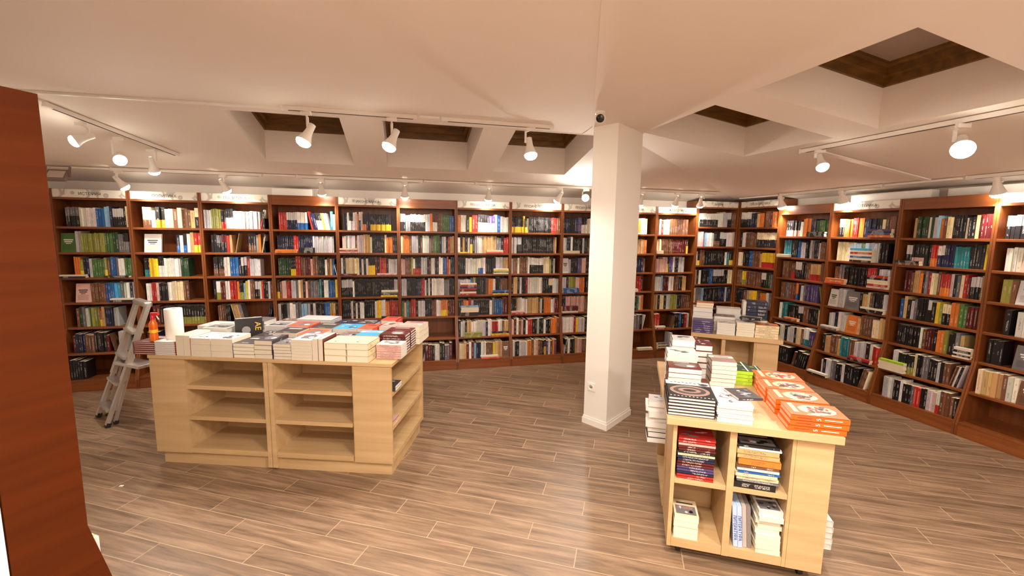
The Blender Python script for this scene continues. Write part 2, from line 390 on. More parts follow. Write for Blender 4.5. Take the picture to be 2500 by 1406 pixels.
# skylights
def skylight(PF, zf, s0_, s1_, n0, n1, up, idx, label):
    root = empty('skylight', PF((s0_ + s1_) / 2, (n0 + n1) / 2, 0)); root.location = (0, 0, 0)
    tag(root, label, 'skylight')
    sh = []; fs = []
    c = [(s0_, n0), (s1_, n0), (s1_, n1), (s0_, n1)]
    v = [tuple(PF(s, n, zf(n))) for s, n in c] + [tuple(PF(s, n, zf(n) + up)) for s, n in c]
    mesh_obj('shaft', v, [(0, 1, 5, 4), (1, 2, 6, 5), (2, 3, 7, 6), (3, 0, 4, 7)], M['ceiling'], root)
    # stepped pine frame and the pane above it
    fr_v = []; fr_f = []
    def ring(a, za, b, zb):
        base = len(fr_v)
        for (d, z) in ((a, za), (b, zb)):
            for s, n in ((s0_ + d, n0 + d), (s1_ - d, n0 + d), (s1_ - d, n1 - d), (s0_ + d, n1 - d)):
                fr_v.append(tuple(PF(s, n, zf(n) + z)))
        for i in range(4): fr_f.append((base + i, base + (i + 1) % 4, base + 4 + (i + 1) % 4, base + 4 + i))
    ring(-0.004, up - 0.02, 0.02, up - 0.02); ring(0.02, up - 0.02, 0.025, up + 0.035); ring(0.025, up + 0.035, 0.05, up + 0.038)
    ring(0.05, up + 0.038, 0.055, up + 0.085); ring(0.055, up + 0.085, 0.085, up + 0.09); ring(0.085, up + 0.09, 0.088, up + 0.11)
    mesh_obj('frame', fr_v, fr_f, M['pine'], root)
    g = 0.088
    v = [tuple(PF(s, n, zf(n) + up + 0.108)) for s, n in ((s0_ + g, n0 + g), (s1_ - g, n0 + g), (s1_ - g, n1 - g), (s0_ + g, n1 - g))]
    v += [(a, b, c_ + 0.02) for a, b, c_ in v]
    mesh_obj('pane', v, [(0, 1, 2, 3), (7, 6, 5, 4), (0, 4, 5, 1), (1, 5, 6, 2), (2, 6, 7, 3), (3, 7, 4, 0)], M['glass'], root)
    return root
lbl = ['wood framed skylight above the history and politics bookcases, leftmost of three on the back slope',
       'wood framed skylight in the middle of the three over the back wall',
       'wood framed skylight over the back wall, the one nearest the white pillar']
for i, (a, b) in enumerate(OL): skylight(PL, slopeL, a, b, *NL, 0.33, i, lbl[i])
lbl = ['small looking skylight on the right slope, just beside the white pillar', 'large near skylight with deep wood frame on the right slope']
for i, (a, b) in enumerate(OR): skylight(PR, slopeR, a, b, *NR, 0.30, i, lbl[i])

# pillar with baseboard
pf_, pl_, pr2 = Vector((0.883, 3.821, 0)), Vector((0.688, 4.016, 0)), Vector((1.211, 4.206, 0))
e1 = (pl_ - pf_); e2 = (pr2 - pf_)
def box4(c, a, b, z0, z1, name, mat, parent=None):
    v = [(*q.xy, z) for z in (z0, z1) for q in (c, c + a, c + a + b, c + b)]
    return mesh_obj(name, v, [(0, 1, 2, 3), (7, 6, 5, 4), (0, 4, 5, 1), (1, 5, 6, 2), (2, 6, 7, 3), (3, 7, 4, 0)], mat, parent)
in1 = e1.normalized() * 0.012; in2 = e2.normalized() * 0.012
pil = structure(box4(pf_ + in1 + in2, e1 - 2 * in1, e2 - 2 * in2, 0, ZSR + 0.1, 'pillar', M['pillar']))
bb = box4(pf_, e1, e2, 0, 0.055, 'baseboard_pillar', M['pillar']); structure(bb)
structure(box4(pf_ + in1 * .5 + in2 * .5, e1 - in1, e2 - in2, 0.055, 0.075, 'trim_pillar', M['pillar']))
# socket on the pillar's left face
Sk = empty('wall_socket', (0.742, 3.962, 0.372), math.atan2(e1.y, e1.x) + math.pi); 
# the face's outward normal is -e2 direction
Sk.rotation_euler = (0, 0, math.atan2(-e1.y, -e1.x)); Sk.location = Vector((0.752, 3.952, 0.372)) + in2
tag(Sk, 'white power socket low on the left face of the white pillar', 'socket')
MB().box(-0.04, 0.04, -0.010, 0.0, -0.04, 0.04).build('plate', M['white_plastic'], Sk, bevel=0.003)
MB().lathe([(0.026, 0.0), (0.026, 0.006), (0.020, 0.004), (0.018, 0.001)], (0, -0.009, 0), (0, -1, 0)).build('socket_well', M['white_plastic'], Sk, True)
MB().lathe([(0.004, 0), (0.004, 0.005)], (-0.008, -0.0095, 0), (0, -1, 0), 8).build('contact_hole', M['ink'], Sk)
MB().lathe([(0.004, 0), (0.004, 0.005)], (0.008, -0.0095, 0), (0, -1, 0), 8).build('contact_hole', M['ink'], Sk)
# security camera on the soffit beside the pillar
Cc = empty('security_camera', (0.66, 3.50, 2.73)); tag(Cc, 'small white dome security camera with dark lens above the pillar', 'security camera')
MB().lathe([(0.035, 0), (0.04, -0.012), (0.038, -0.02)], (0, 0, 0), (0, 0, 1)).build('mount', M['white_plastic'], Cc, True)
dcam = Vector((-0.22, -0.85, -0.35)).normalized()
MB().lathe([(0.012, -0.045), (0.034, -0.03), (0.042, 0.0), (0.040, 0.02), (0.034, 0.032)], (0, -0.01, -0.05), dcam).build('housing', M['white_plastic'], Cc, True)
MB().lathe([(0.032, 0.031), (0.029, 0.038), (0.015, 0.043), (0.002, 0.044)], (0, -0.01, -0.05), dcam).build('lens', M['lens'], Cc, True)

# ------------------------------------------------------------------ bookcases
SH = [1.80, 1.522, 1.245, 0.968, 0.690, 0.412, 0.130]      # shelf tops, upper to lower
SHC = [1.923, 1.631, 1.348, 1.063, 0.781, 0.45, 0.130]
def frontz(z): return 0.0 if z >= 0.69 else -0.15 * min(1, (0.69 - z) / 0.59)
DEPTH = 0.285
def bookcase(PF, ang, nfront, s0_, s1_, sign, label, corner=False):
    w = s1_ - s0_; H = 2.305 if corner else 2.2; sh = SHC if corner else SH; hb = H - 0.09
    root = empty('bookcase', PF(s0_, nfront), ang); tag(root, label, 'bookcase', 'dark wood bookcases along the walls')
    side = [(DEPTH, 0), (DEPTH, H), (0, H), (0, 0.69), (-0.15, 0.10), (-0.15, 0)] if not corner else [(DEPTH, 0), (DEPTH, H), (0, H), (0, 0)]
    fz = frontz if not corner else (lambda z: 0.0)
    g = 0.0015
    for x in (g, w - 0.019):
        MB().prism(side, x, x + 0.0175).build('side_panel', M['cherry'], root)
    MB().box(0.019, w - 0.019, DEPTH - 0.008, DEPTH, 0.03, H - 0.02).build('back_panel', M['cherry'], root)
    MB().box(0.019, w - 0.019, 0.002, DEPTH - 0.009, hb - 0.022, hb).build('top_board', M['cherry_h'], root)
    for z in sh:
        MB().box(0.019, w - 0.019, fz(z) + 0.002, DEPTH - 0.009, z - 0.024, z).build('shelf', M['cherry_h'], root, bevel=0.002)
    MB().box(0.019, w - 0.019, fz(0.1) + 0.006, fz(0.1) + 0.024, 0, sh[-1] - 0.0245).build('plinth', M['cherry_h'], root)
    if sign is None:
        MB().box(0.019, w - 0.019, 0.004, 0.02, hb, H).build('header_board', M['cherry_h'], root)
    else:
        sg = MB().box(0.019, w - 0.019, 0.008, 0.014, hb + 0.001, H - 0.004).build('header_sign', M['sign'], root)
        sg['label'] = 'white header sign with grey swirls'
        MB().box(0.019, w - 0.019, 0.016, 0.03, hb, H - 0.006).build('header_board', M['cherry_h'], root)
        if sign:
            text('sign_lettering', sign, 0.042, M['ink'], sg, (w * 0.5, 0.0075, hb + 0.040), (R(90), 0, 0))
    return root
LX = [-3.672, -2.967, -2.280, -1.555, -0.820, -0.095, 0.630, 1.355, 2.087, 2.803, 3.530, 4.200]
RX = [-4.795, -4.073, -3.327, -2.572, -1.830]
LSIGN = ['ИСТОРИЯ', 'ПОЛИТИКА', 'ПОЛИТИКА', None, 'ИКОНОМИКА', None, 'ПСИХОЛОГИЯ', 'ПСИХОЛОГИЯ', 'ПСИХОЛОГИЯ', 'ФИЛОСОФИЯ', 'ФИЛОСОФИЯ']
LLAB = ['dark wood bookcase at the far left end of the back wall, behind the ladder',
        'second dark wood bookcase from the left on the back wall, behind the paper roll',
        'third dark wood bookcase from the left on the back wall, with a politics sign',
        'dark wood bookcase with plain wood header under the white cable box, back wall',
        'dark wood bookcase with the economics header sign on the back wall',
        'dark wood bookcase with an empty sixth shelf and plain wood header',
        'dark wood bookcase right of the one with the empty shelf, many flat book piles',
        'second dark wood bookcase left of the white pillar, neatly filled',
        'dark wood bookcase half hidden by the left side of the white pillar',
        'dark wood bookcase showing just right of the white pillar',
        'last sloped base bookcase on the back wall before the tall corner unit']
CASES = {}
for i in range(11):
    CASES['L%d' % (i + 1)] = (bookcase(PL, A1, D1, LX[i], LX[i + 1], LSIGN[i], LLAB[i]), LX[i + 1] - LX[i], SH, False)
cornerL = isect(D1, D2).dot(T1v); cornerR = isect(D1, D2).dot(T2v)
CASES['C12'] = (bookcase(PL, A1, D1, 4.203, cornerL - 0.002, 'МАГИЯ', 'left half of the tall corner bookcase, facing the room beside the pillar', True), cornerL - 4.205, SHC, True)
CASES['C13'] = (bookcase(PR, A2, D2, cornerR + 0.002, RX[0] - 0.002, 'ПУБЛИЦИСТИКА', 'right half of the tall corner bookcase, behind the far table', True), RX[0] - cornerR - 0.004, SHC, True)
RLAB = ['first dark wood bookcase on the right wall next to the corner, plain header',
        'dark wood bookcase with the esoterics header sign on the right wall',
        'wide dark wood bookcase with plain header, third from the corner on the right wall',
        'dark wood bookcase cut off by the right edge of the view']
for i in range(4):
    CASES['R%d' % (i + 1)] = (bookcase(PR, A2, D2, RX[i], RX[i + 1], [None, 'ЕЗОТЕРИКА', None, ''][i], RLAB[i]), RX[i + 1] - RX[i], SH, False)

# white cable boxes on top of the bookcases
def cablebox(PF, ang, s0_, s1_, n, label):
    o = empty('cable_box', PF(s0_, n, 2.2), ang); tag(o, label, 'cable box')
    MB().box(0, s1_ - s0_, 0, 0.12, 0.0, 0.085).build('housing', M['white_plastic'], o, bevel=0.004)
    MB().box(0.02, s1_ - s0_ - 0.02, -0.003, 0, 0.01, 0.075).build('cover_plate', M['white_plastic'], o)
cablebox(PL, A1, -1.545, -1.10, D1 + 0.08, 'white cable box on top of the back bookcase with plain header')
cablebox(PR, A2, -3.92, -3.13, D2 + 0.08, 'long white cable box on top of the esoterics bookcase')
cablebox(PR, A2, -3.04, -2.40, D2 + 0.16, 'white cable box above the plain wood header on the right wall')

# ------------------------------------------------------------------ shelved books
# one string per shelf: colour letter(s) + count, _ gap, # face-out, / or \ leaning; after | piles: x0-x1:colours bottom to top
ROWS = {
'L1': ['_3 ke5 w4 s1 w1 b3 l2 n1 ks4 k1 c1', '#g6 s2 v5 v4 g3 d2 e2 ek3', '_4 o2 vy1 n2 s1 g4 vy1 h1 b2 e1 w2 g3|0-.45:nc|.62-.97:k',
       '_3 #p5 h5 b3 i2 e1 w2 n1 s1|.66-1:kw', '_3 h1 d1 e1 w1 _1 v3 ry1 a1 n3 s2 _7', '_2 m1 n3 h3 k4 m1 h2\\ _1 s2 _4', '_2 k3 k2 _16'],
'L2': ['_2 ch2 s1 ky2 c2 h1 c1 h2 a1 kc1', '_2 #w9 nb1 w1 kb1 w1 a1 ry2', '_2 kt2 y3 wk2 w6 d1 d2 _5', '_2 w2 r2 p1 k3 w2 c4 h2 _6', '_3 m2 k3 kv10', '_2 m1 n3 _16', ''],
'L3': ['s3 v4 kr2 sk3 w8 s2 w1 rw3/ k1', '_2 k2 ke2 km2 r1 a1 _1 a1/ _5 kh3 e1 o1 a1/ s1/ k1', '_2 kh4 w2 b3 k1 ks2 r1 s4 _4',
       '_2 k1 wv2 m2 w2 r3 o1 kv2 l1 y1 w1 h2 ks2 w1 r1 k2 s1 h1', '_3 h3 k2 a4\\ e2\\ _9 k1/ n2/', '', ''],
'L4': ['_2 r3 ns4 wb4 r1\\ n2\\ wk3\\ y1\\ w2\\ t1 w1', '_1 n7 r2 n6 s9 _1|.02-.38:oo|.4-.66:kkk', '_1 d5 ky2 r2 h2 m2 p1 h2 k3 w1 h1 a1 b1 w1\\',
       'ky1 h1 p2 r2 s2 e1 c1 a1 k1 p1 h1 e4 t1 k1 w2 b3 y1', 'w1 k2 e1 w1 w1 e2 l2 s1 k1 s1 k3 b2 ao2 k1', '', ''],
'L5': ['_2 k2 w1 wk2 w2 o1 bw1 p1 ko2 n1 k1 ky11 _3', '_1 p1 s5 h1 s3 a3 c1 k6 c1 o3 k2|0-.3:prc', 'w1 k1 c6 n1 w1 k1 w1 yk3 m1 k1 r3 k1 s4|0-.28:m|.64-1:p',
       'ks6 w1 k16 kv3 k3 s2|.7-1:ykew', 'k4 w1 k1 w1 k1 w2 k5 s1 y2 w2 o2 r4|.7-1:n', '', ''],
'L6': ['kw2 e2 kw6 s2 o1 wm2 h2 g3 b2', 'c1 o3 h1 s3 k1 h1 w3 e1 h1 g3 k1 s2 k1 r1 a2', 'p2 h3 v1 wr1 kr3 s3 k1 m1 w2 k2 w2 b2 r1 a1 n2',
       's3 k5 n3 r2 s1 k1 w1 k1 w6 w1 e3 k3', 'g1 p1 t1 h1 r2 k1 s3 k3 h2 w2 oy3 m3', '', '_5 w1/ h1/ h1/ n1/ w1/ m3 k1 w2 k2 e2 m1'],
'L7': ['o1 w2 k1 y1 r2 ck4 wu2 p1 b1 s1 w2', 'w1 k1 a1 k1 s1 yk1 k1 s3 a6 e2 k1 r2|0-.2:y|.55-.88:xw', 'k3 w5 wb2 w1 k4 s3 a2|.7-1:cgyw',
       's5 b1 v1 k4 h1 o2 w1 k2 h3|.03-.35:rwmrnrw|.68-1:ykb', 'k2 o2 r1 s1 k6 w1 e1 b3 m2|.05-.4:kkwwwl', 'k1 s2 k1 a2 w2 w2 s3 n1 w2 r3 w2 h1 a2|.1-.45:vvv|.65-1:oyk',
       'c2 a1 m1 w1 m1 l1 n2 w2 h3 y1 a3 #h3|.42-.9:xw'],
'L8': ['ky6 y1 ky1 w1 k12 r3 h2', 's3 ks3 k20 h1 a1 _2', 's1 h2 w1 h2 h2 w1 kw7 c3 v1 k1 s1 _2', 'k1 a2 k1 s1 k2 r1 w7 k3 kc2 w1 s2',
       'k1 k2 a1 s2 w3 a6 h1 w1 k1 o4 w1 s1 m2|0-.27:rp', 'p1 m1 w1 h1 p1 k1 w1 r2 k2 s1 k2 w1 k1 k1 o2 o1 h1', 'w1 k2 s1 s3 o2 h1 c1 p1 h2 k1 yk1 u1 w1 h1 o1 u1 _2'],
'L9': ['n3 k3 n2 u2 wk3 w2 k3 h4 n3', 's2 n2 w1 k5 w1 k2 h4 k6|0-.5:cw', '#w3 s1 k3 u2 p2 k5 h5', 'w2 n1 v3 p2 o2 k6 h4|0-.5:bbb', 'n2 p9 h6 k4|0-.4:wmmm', 'w5 r1 y1 s3 k6 a4', 'w2/ k1 w1 k2 a1 p2 h6 k4'],
'L10': ['h6 p4 o3 w3 _3|.3-.9:w', 'h8 k4 a3 o1 _3', 'h8 k4 n2 h1 _3', 'm8 r4 m1 _3|.3-.9:ww', 'g8 v3 k1 g1 w1 o1 _3', 'k8 o1 e3 k1 w1/ _3', '_9|.6-.98:ww'],
'L11': ['_1 w1 r1 c3 h9 _3', 'c3 h6 m7 yk1 _3|0-.15:cc', 'p4 p2 yk1 u2 s1 k2 s3 _4', 'w2 s2 l1 m3 w3 h3 k2 a2 _3', 'a2 k1 c2 k1 s2 v3 n1 k1 h4', 'r2 _5 h1/ w1/ k2 b1 k1 r1 w1|0-.25:rw', '_6 s1 _9|0-.25:mckwe'],
'C12': ['c1 kw8 w2 s2 ks2 h2', 'p3 e1 l1 w3 kh3 ks3 w3 s1', 'w1 ky1 h2 k10 w1 t1 ky2', 'a1 k1 w1 k4 b2 ks5 k2 c2', 'c1 e3 l1 k8 n3 s1 n2', 'k4 w2 k5 h4', ''],
'C13': ['kw5 n3 a1 o2 k2/ h2 m1 o2', 'k1 w2 h5 kc9', 'c2 k3 b2 h3 a1 yr6', 'h3 yv2 h8 kw2 d2 e2', 'k4 h2 a2 y3 h2 o3 w1 e2', '', ''],
'R1': ['_2 kp6 w1 o3 n2 d1 g4|.62-1:kkk', '_2 t4 k3 b2 s2 k2 s1 e1 k2 s1 h3|.0-.28:cw', '_2 h4 hr2 kw3 k2 h2 ar4 h2', '_2 h2 e2 h2 m1 ob1 k1 s1 e1 u5 v2\\',
       '_2 w1 t2 k4 ks2 h2 k3 c1|.3-.6:ho', '_2 k3 w1 s1 k1 w1 s2 k1 c2 h1 wt2 u2', '_1 w1 w1 e1 k5 _1 h1/ k2/ k2/'],
'R2': ['_2 kw2 o3 r2 o2 n4 k2 c1 h4|.62-1:ounu', '_2 c3 w4 v1 w1 s3 k2 _2|.38-.78:kwbwrwi', '_3 h2 e2 k10 r4 k1 s5|0-.35:xoo|.7-1:prcskr', '_1 #w4 s3 #e6 k1 a2 c1 h1 k4 s2|.64-1:kkw',
       '_2 s2 k1 w2 w1 #o4 a1 h4 c2 a2|0-.3:ew', '_2 k1 a2 h3 a1 t3 h2 s2 s1 s1 k1 w1 r2|.6-1:nr', '_4 w1 k1 s2 e2 k2 s1 k3 k2 h2/ h1/ c1/|0-.4:kw'],
'R3': ['_4 a1 d4 w1 d1 s1 l1 o1 h1 c2 k4 w1 k2 a1 m4', '_2 ks2 kp4 k2 ro2 nw2 n3 t4 k1 k3 y1|0-.3:hk', '_3 m2 h1 a2 o1 k1 e1 r1 c2 h1 ro3 s1 k1 e1 c1 r1 m1 ks3 a1',
       '_2 b1 a1 k1 s1 e1 k3 ks1 k1 y1 v1 kc2 o2 g1 g1 m3', '_2 k7 w1 h1 m2 k1 o2 v1 k1 k1 e1 a1 _3|.82-1:wkwkw', '_4 s2 kv6 c1 k2 e2 k3 s1 k1 h2 h2/ s1/ k1/ s1/|0-.34:wwwcj',
       '_3 s3 s1 k2 w1 k3 e1 r2 k2 s2 p1 wr1 h3 h1 k1'],
'R4': ['_1 ks4 r2 k3 w3 h6', '_2 w2 w1 #p5 w3 h8', '_2 v2 h1 #s6 k6 h4', '_3 k1 _1 w2 k3 h8', '_1 k3 _2 #e6 h8', '_1 c1 a4 h1 w2 #h4 k8', ''],
}
INDIV = [('R3', 6), ('R3', 5), ('R4', 5)]        # nearest shelves: every book its own object
ROWN = ['top', 'second', 'third', 'fourth', 'fifth', 'sixth', 'lowest']
CASEN = {'R3': 'wide right-wall bookcase', 'R4': 'bookcase at right edge'}
mass = Acc(); n_ind = 0
import re
def put_book(fn, case, row, k, look, X):
    """fn(acc, X) emits the book; either merged in the far mass or as a thing of its own"""
    global n_ind
    if (case, row) in INDIV:
        a = Acc(); root = CASES[case][0]
        mw = Matrix.Translation(root.location) @ Matrix.Rotation(root.rotation_euler.z, 4, 'Z')
        fn(a, lambda x, y, z: mw @ Vector((x, y, z)))
        c = sum((Vector(v) for v in a.v), Vector()) / len(a.v); zmin = min(v[2] for v in a.v); c.z = zmin
        a.v = [Vector(v) - c for v in a.v]
        o = a.build('book', M['book']); o.location = c
        tag(o, '%s, %s, %s shelf, %s' % (look, k, ROWN[row], CASEN[case]), 'book', 'books on the nearest wall shelves')
        n_ind += 1
    else:
        fn(mass, X)
for case, rows in ROWS.items():
    root, w, sh, corner = CASES[case]
    mw = Matrix.Translation(root.location) @ Matrix.Rotation(root.rotation_euler.z, 4, 'Z')
    X = lambda x, y, z, mw=mw: mw @ Vector((x, y, z))
    for ri, spec in enumerate(rows):
        if not spec: continue
        rnd = random.Random(case + str(ri))
        z = sh[ri] + 0.0005; yf0 = (0.0 if corner else frontz(sh[ri]))
        lo, hi = 0.024, w - 0.024
        parts = spec.split('|'); toks = []
        for tk in parts[0].split():
            g = re.match(r'([#_]?)([a-z]*)(\d+)([/\\]?)', tk); toks.append((g[1], g[2], int(g[3]), g[4]))
        if (case, ri) not in INDIV: toks = [(a_, b_, c_, d_) for a_, b_, c_, d_ in toks]; thin = 1.32
        else: thin = 1.0
        tot = sum(t[2] for t in toks)
        piles = []
        for pp in parts[1:]:
            rng, cs = pp.split(':'); p0, p1 = rng.split('-'); piles.append((float(p0 or 0), float(p1), cs))
        unit = (hi - lo) / tot; x = lo; bi = 0; rowh = 0.213
        # neighbouring leaning books share the room their slant takes
        fac = [1.0] * len(toks); off = [0.0] * len(toks); ti = 0
        while ti < len(toks):
            tj = ti
            while tj < len(toks) and toks[tj][3] and toks[tj][3] == toks[ti][3]: tj += 1
            if tj > ti:
                wd_ = sum(t[2] for t in toks[ti:tj]) * unit
                for q in range(ti, tj): fac[q] = max(0.3, (wd_ - 0.046) / wd_)
                if toks[ti][3] == '\\': off[ti] = wd_ * (1 - fac[ti])
                ti = tj
            else: ti += 1
        for (kind, cc, n, lean), fc_, of_ in zip(toks, fac, off):
            if kind == '_': x += n * unit; continue
            if kind == '#':
                ww = min(n * unit, 0.17); c = colr(cc[0]); hh = 0.205; x1 = x + ww
                def fn(acc, XX, x=x, ww=ww, c=c, hh=hh, z=z, yf=yf0 + 0.02, rnd=rnd):
                    tl = 0.035
                    def P(px, t, u): return XX(x + px, yf + t + u * tl, z + u * hh)
                    b = len(acc.v); acc.v += [P(0.004, 0, 0), P(ww, 0, 0), P(ww, 0, 1), P(0.004, 0, 1), P(0.004, 0.02, 0), P(ww, 0.02, 0), P(ww, 0.02, 1), P(0.004, 0.02, 1)]
                    acc.face((b, b + 1, b + 2, b + 3), c); acc.face((b + 5, b + 4, b + 7, b + 6), c)
                    acc.face((b + 3, b + 2, b + 6, b + 7), PAGE); acc.face((b + 1, b + 5, b + 6, b + 2), PAGE); acc.face((b, b + 3, b + 7, b + 4), PAGE); acc.face((b, b + 4, b + 5, b + 1), c)
                    ik = PL_['w'] if lum(c) < 0.4 else PL_['z']
                    for (u0, u1, v0, v1, q) in ((.2, .8, .62, .68, ik), (.25, .75, .52, .58, ik), (.15, .85, .12, .4, tuple(k_ * .75 for k_ in c)), (.35, .65, .44, .48, ik)):
                        b = len(acc.v); acc.v += [XX(x + ww * a_, yf - 0.0008 + v_ * tl, z + v_ * hh) for a_, v_ in ((u0, v0), (u1, v0), (u1, v1), (u0, v1))]
                        acc.face((b, b + 1, b + 2, b + 3), q)
                put_book(fn, case, ri, ORD[min(bi, 34)] + ' from the left', NAMES[cc[0]] + ' book turned face out', X)
                bi += 1; x += n * unit; continue
            seed_h = rnd.uniform(0.93, 1.07)
            x += of_; span = n * unit * fc_; xend = x + span
            run_lean = rnd.choice([0, 0, 0.006, -0.006]) if (case, ri) not in INDIV else 0
            n = max(1, int(n * thin + rnd.random() * 0.5)) if n > 1 else n
            ws = [rnd.uniform(0.75, 1.25) for _ in range(n)]; sw = sum(ws)
            for q in range(n):
                bw = span * ws[q] / sw
                hh = rowh * seed_h * rnd.uniform(0.97, 1.02) if n > 1 else rowh * rnd.uniform(0.88, 1.08)
                c = colr(cc[0], 0.26, rnd); band = None
                if len(cc) > 1: band = (colr(cc[1], 0.05, rnd), 0.38 if cc[1] in 'yprobhtv' else 0.55, cc[1] in 'yprobhtv' )
                ink = PL_['w'] if lum(c) < 0.3 else PL_[rnd.choice('kkmnh')]
                yf = yf0 + 0.020 + rnd.uniform(0, 0.018)
                ln = {'/': 0.20, '\\': -0.20, '': run_lean}[lean]
                xx = x
                def fn(acc, XX, xx=xx, bw=bw, yf=yf, hh=hh, z=z, ln=ln, c=c, band=band, ink=ink, rnd=rnd):
                    standing(acc, XX, xx, bw, yf, 0.145, hh, z, ln, c, band, ink, rnd)
                nm = NAMES[cc[0]] + ((' and ' + NAMES[cc[1]]) if len(cc) > 1 else '') + ' spined book'
                put_book(fn, case, ri, ORD[min(bi, 34)] + ' from left', nm, X); bi += 1
                x += bw
            x = xend
        for p0, p1, cs in piles:
            x0, x1 = lo + (hi - lo) * p0, lo + (hi - lo) * p1; zz = z
            if x1 - x0 > 0.235: x1 = x0 + 0.235
            for q, ch in enumerate(cs):
                t = rnd.uniform(0.017, 0.026); j = rnd.uniform(-0.006, 0.006); c = colr(ch); ink = PL_['w'] if lum(c) < 0.3 else PL_['k']
                pgs = ch in 'wcs'
                def fn(acc, XX, x0=x0 + j, x1=x1 + j, zz=zz, t=t, c=c, pgs=pgs, ink=ink):
                    lying(acc, XX, max(0.021, x0), min(w - 0.021, x1), yf0 - 0.03, 0.048, zz, t, c, pgs, ink)
                pn = 'left' if p0 < 0.5 else 'right'
                put_book(fn, case, ri, ['bottom', 'second from bottom', 'third from bottom', 'fourth from bottom', 'fifth up', 'sixth up', 'topmost'][q] + ' of flat pile', NAMES[ch] + ' book lying flat', X)
                zz += t

# ------------------------------------------------------------------ books on the tables
def top_art(a, w, d, t, art, c, rnd):
    """printed shapes a hair above the top board; x,y in -w/2..w/2"""
    z = t + 0.0004
    def quad(u0, v0, u1, v1, col, dz=0):
        b = len(a.v); a.v += [((u - .5) * w, (v - .5) * d, z + dz) for u, v in ((u0, v0), (u1, v0), (u1, v1), (u0, v1))]; a.face((b, b + 1, b + 2, b + 3), col)
    def ell(cu, cv, ru, rv, col, dz=0, n=18, wob=0.0):
        b = len(a.v); a.v += [((cu - .5 + ru * (1 + wob * rnd.uniform(-1, 1)) * math.cos(6.2832 * i / n)) * w, (cv - .5 + rv * (1 + wob * rnd.uniform(-1, 1)) * math.sin(6.2832 * i / n)) * d, z + dz) for i in range(n)]
        a.face(tuple(range(b, b + n)), col)
    D = PL_['z'] if lum(c) > 0.18 else PL_['w']
    if art == 'title':
        for v in (.78, .70): quad(.2, v, .8, v + .045, D)
        quad(.35, .1, .65, .13, D)
    elif art == 'photo':
        quad(.08, .1, .92, .6, PL_['e'])
        for _ in range(7): ell(rnd.uniform(.2, .8), rnd.uniform(.18, .5), rnd.uniform(.04, .13), rnd.uniform(.03, .09), rnd.choice([PL_['z'], PL_['s'], PL_['f'], PL_['k']]), 0.0002 * _ + 0.0002, wob=.3)
        quad(.15, .72, .85, .8, D)
    elif art == 'blot':
        for _ in range(9): ell(rnd.uniform(.2, .8), rnd.uniform(.15, .85), rnd.uniform(.05, .16), rnd.uniform(.03, .1), rnd.choice([PL_['e'], PL_['s'], PL_['z'], PL_['w'], c]), 0.0002 * _, wob=.35)
    elif art == 'sketch':
        for _ in range(8): quad(*(lambda u, v: (u, v, u + rnd.uniform(.04, .25), v + .012))(rnd.uniform(.15, .7), rnd.uniform(.2, .85)), PL_['a'])
        ell(.4, .22, .05, .03, PL_['z'])
    elif art == 'oval':
        ell(.55, .5, .34, .3, PL_['e'], wob=.15); ell(.7, .42, .12, .12, PL_['w'], .0002); quad(.2, .85, .7, .9, D)
    elif art == 'square':
        ell(.6, .5, .25, .22, PL_['w'], n=6); quad(.3, .85, .8, .93, PL_['p'])
    elif art == 'orange5':
        ell(.56, .5, .33, .36, lin((236, 180, 150)), n=26, wob=.04)
        for k_ in range(34):
            an = rnd.uniform(0, 6.28); rr = rnd.uniform(.05, .85)
            ell(.56 + .30 * rr * math.cos(an), .5 + .33 * rr * math.sin(an), rnd.uniform(.02, .06), rnd.uniform(.03, .08), rnd.choice([PL_['e'], PL_['e'], PL_['x'], PL_['z'], PL_['z'], PL_['h'], PL_['s'], PL_['r']]), .0002 + .0001 * k_, n=7, wob=.4)
        quad(.10, .22, .19, .92, lin((252, 190, 150)), .0004); quad(.30, .08, .52, .14, lin((252, 200, 160)), .0004)
        quad(.08, .05, .11, .22, PL_['x']); quad(.90, .3, .92, .6, PL_['x'])
    elif art == 'rings':
        ell(.5, .42, .44, .3, PL_['f'], n=30); ell(.5, .43, .36, .22, PL_['z'], .0002, n=30); ell(.5, .43, .25, .13, PL_['f'], .0004, n=30); ell(.5, .43, .15, .07, PL_['k'], .0006, n=24)
        quad(.0, .76, 1, 1, PL_['w'], .0002)
        for k_ in range(12): ell(.06 + .08 * k_, .07, .022, .02, PL_['s'], .0004, n=8)
        for k_ in range(9): quad(.1 + .09 * k_, .86 + .03 * (k_ % 2), .16 + .09 * k_, .9 + .03 * (k_ % 2), PL_['z'], .0005)
        ell(.86, .84, .11, .07, PL_['z'], .0005)
    elif art == 'leaf':
        for _ in range(5): quad(*(lambda u, v: (u, v, u + rnd.uniform(.1, .3), v + rnd.uniform(.03, .1)))(rnd.uniform(.1, .6), rnd.uniform(.1, .8)), rnd.choice([PL_['z'], PL_['a'], PL_['v']]), .0002 * _)
        quad(.72, .0, .80, 1, PL_['w'], .002)
    elif art == 'band':
        quad(.0, .55, 1, .8, PL_['w'])
        quad(.2, .6, .8, .72, c, .0002)
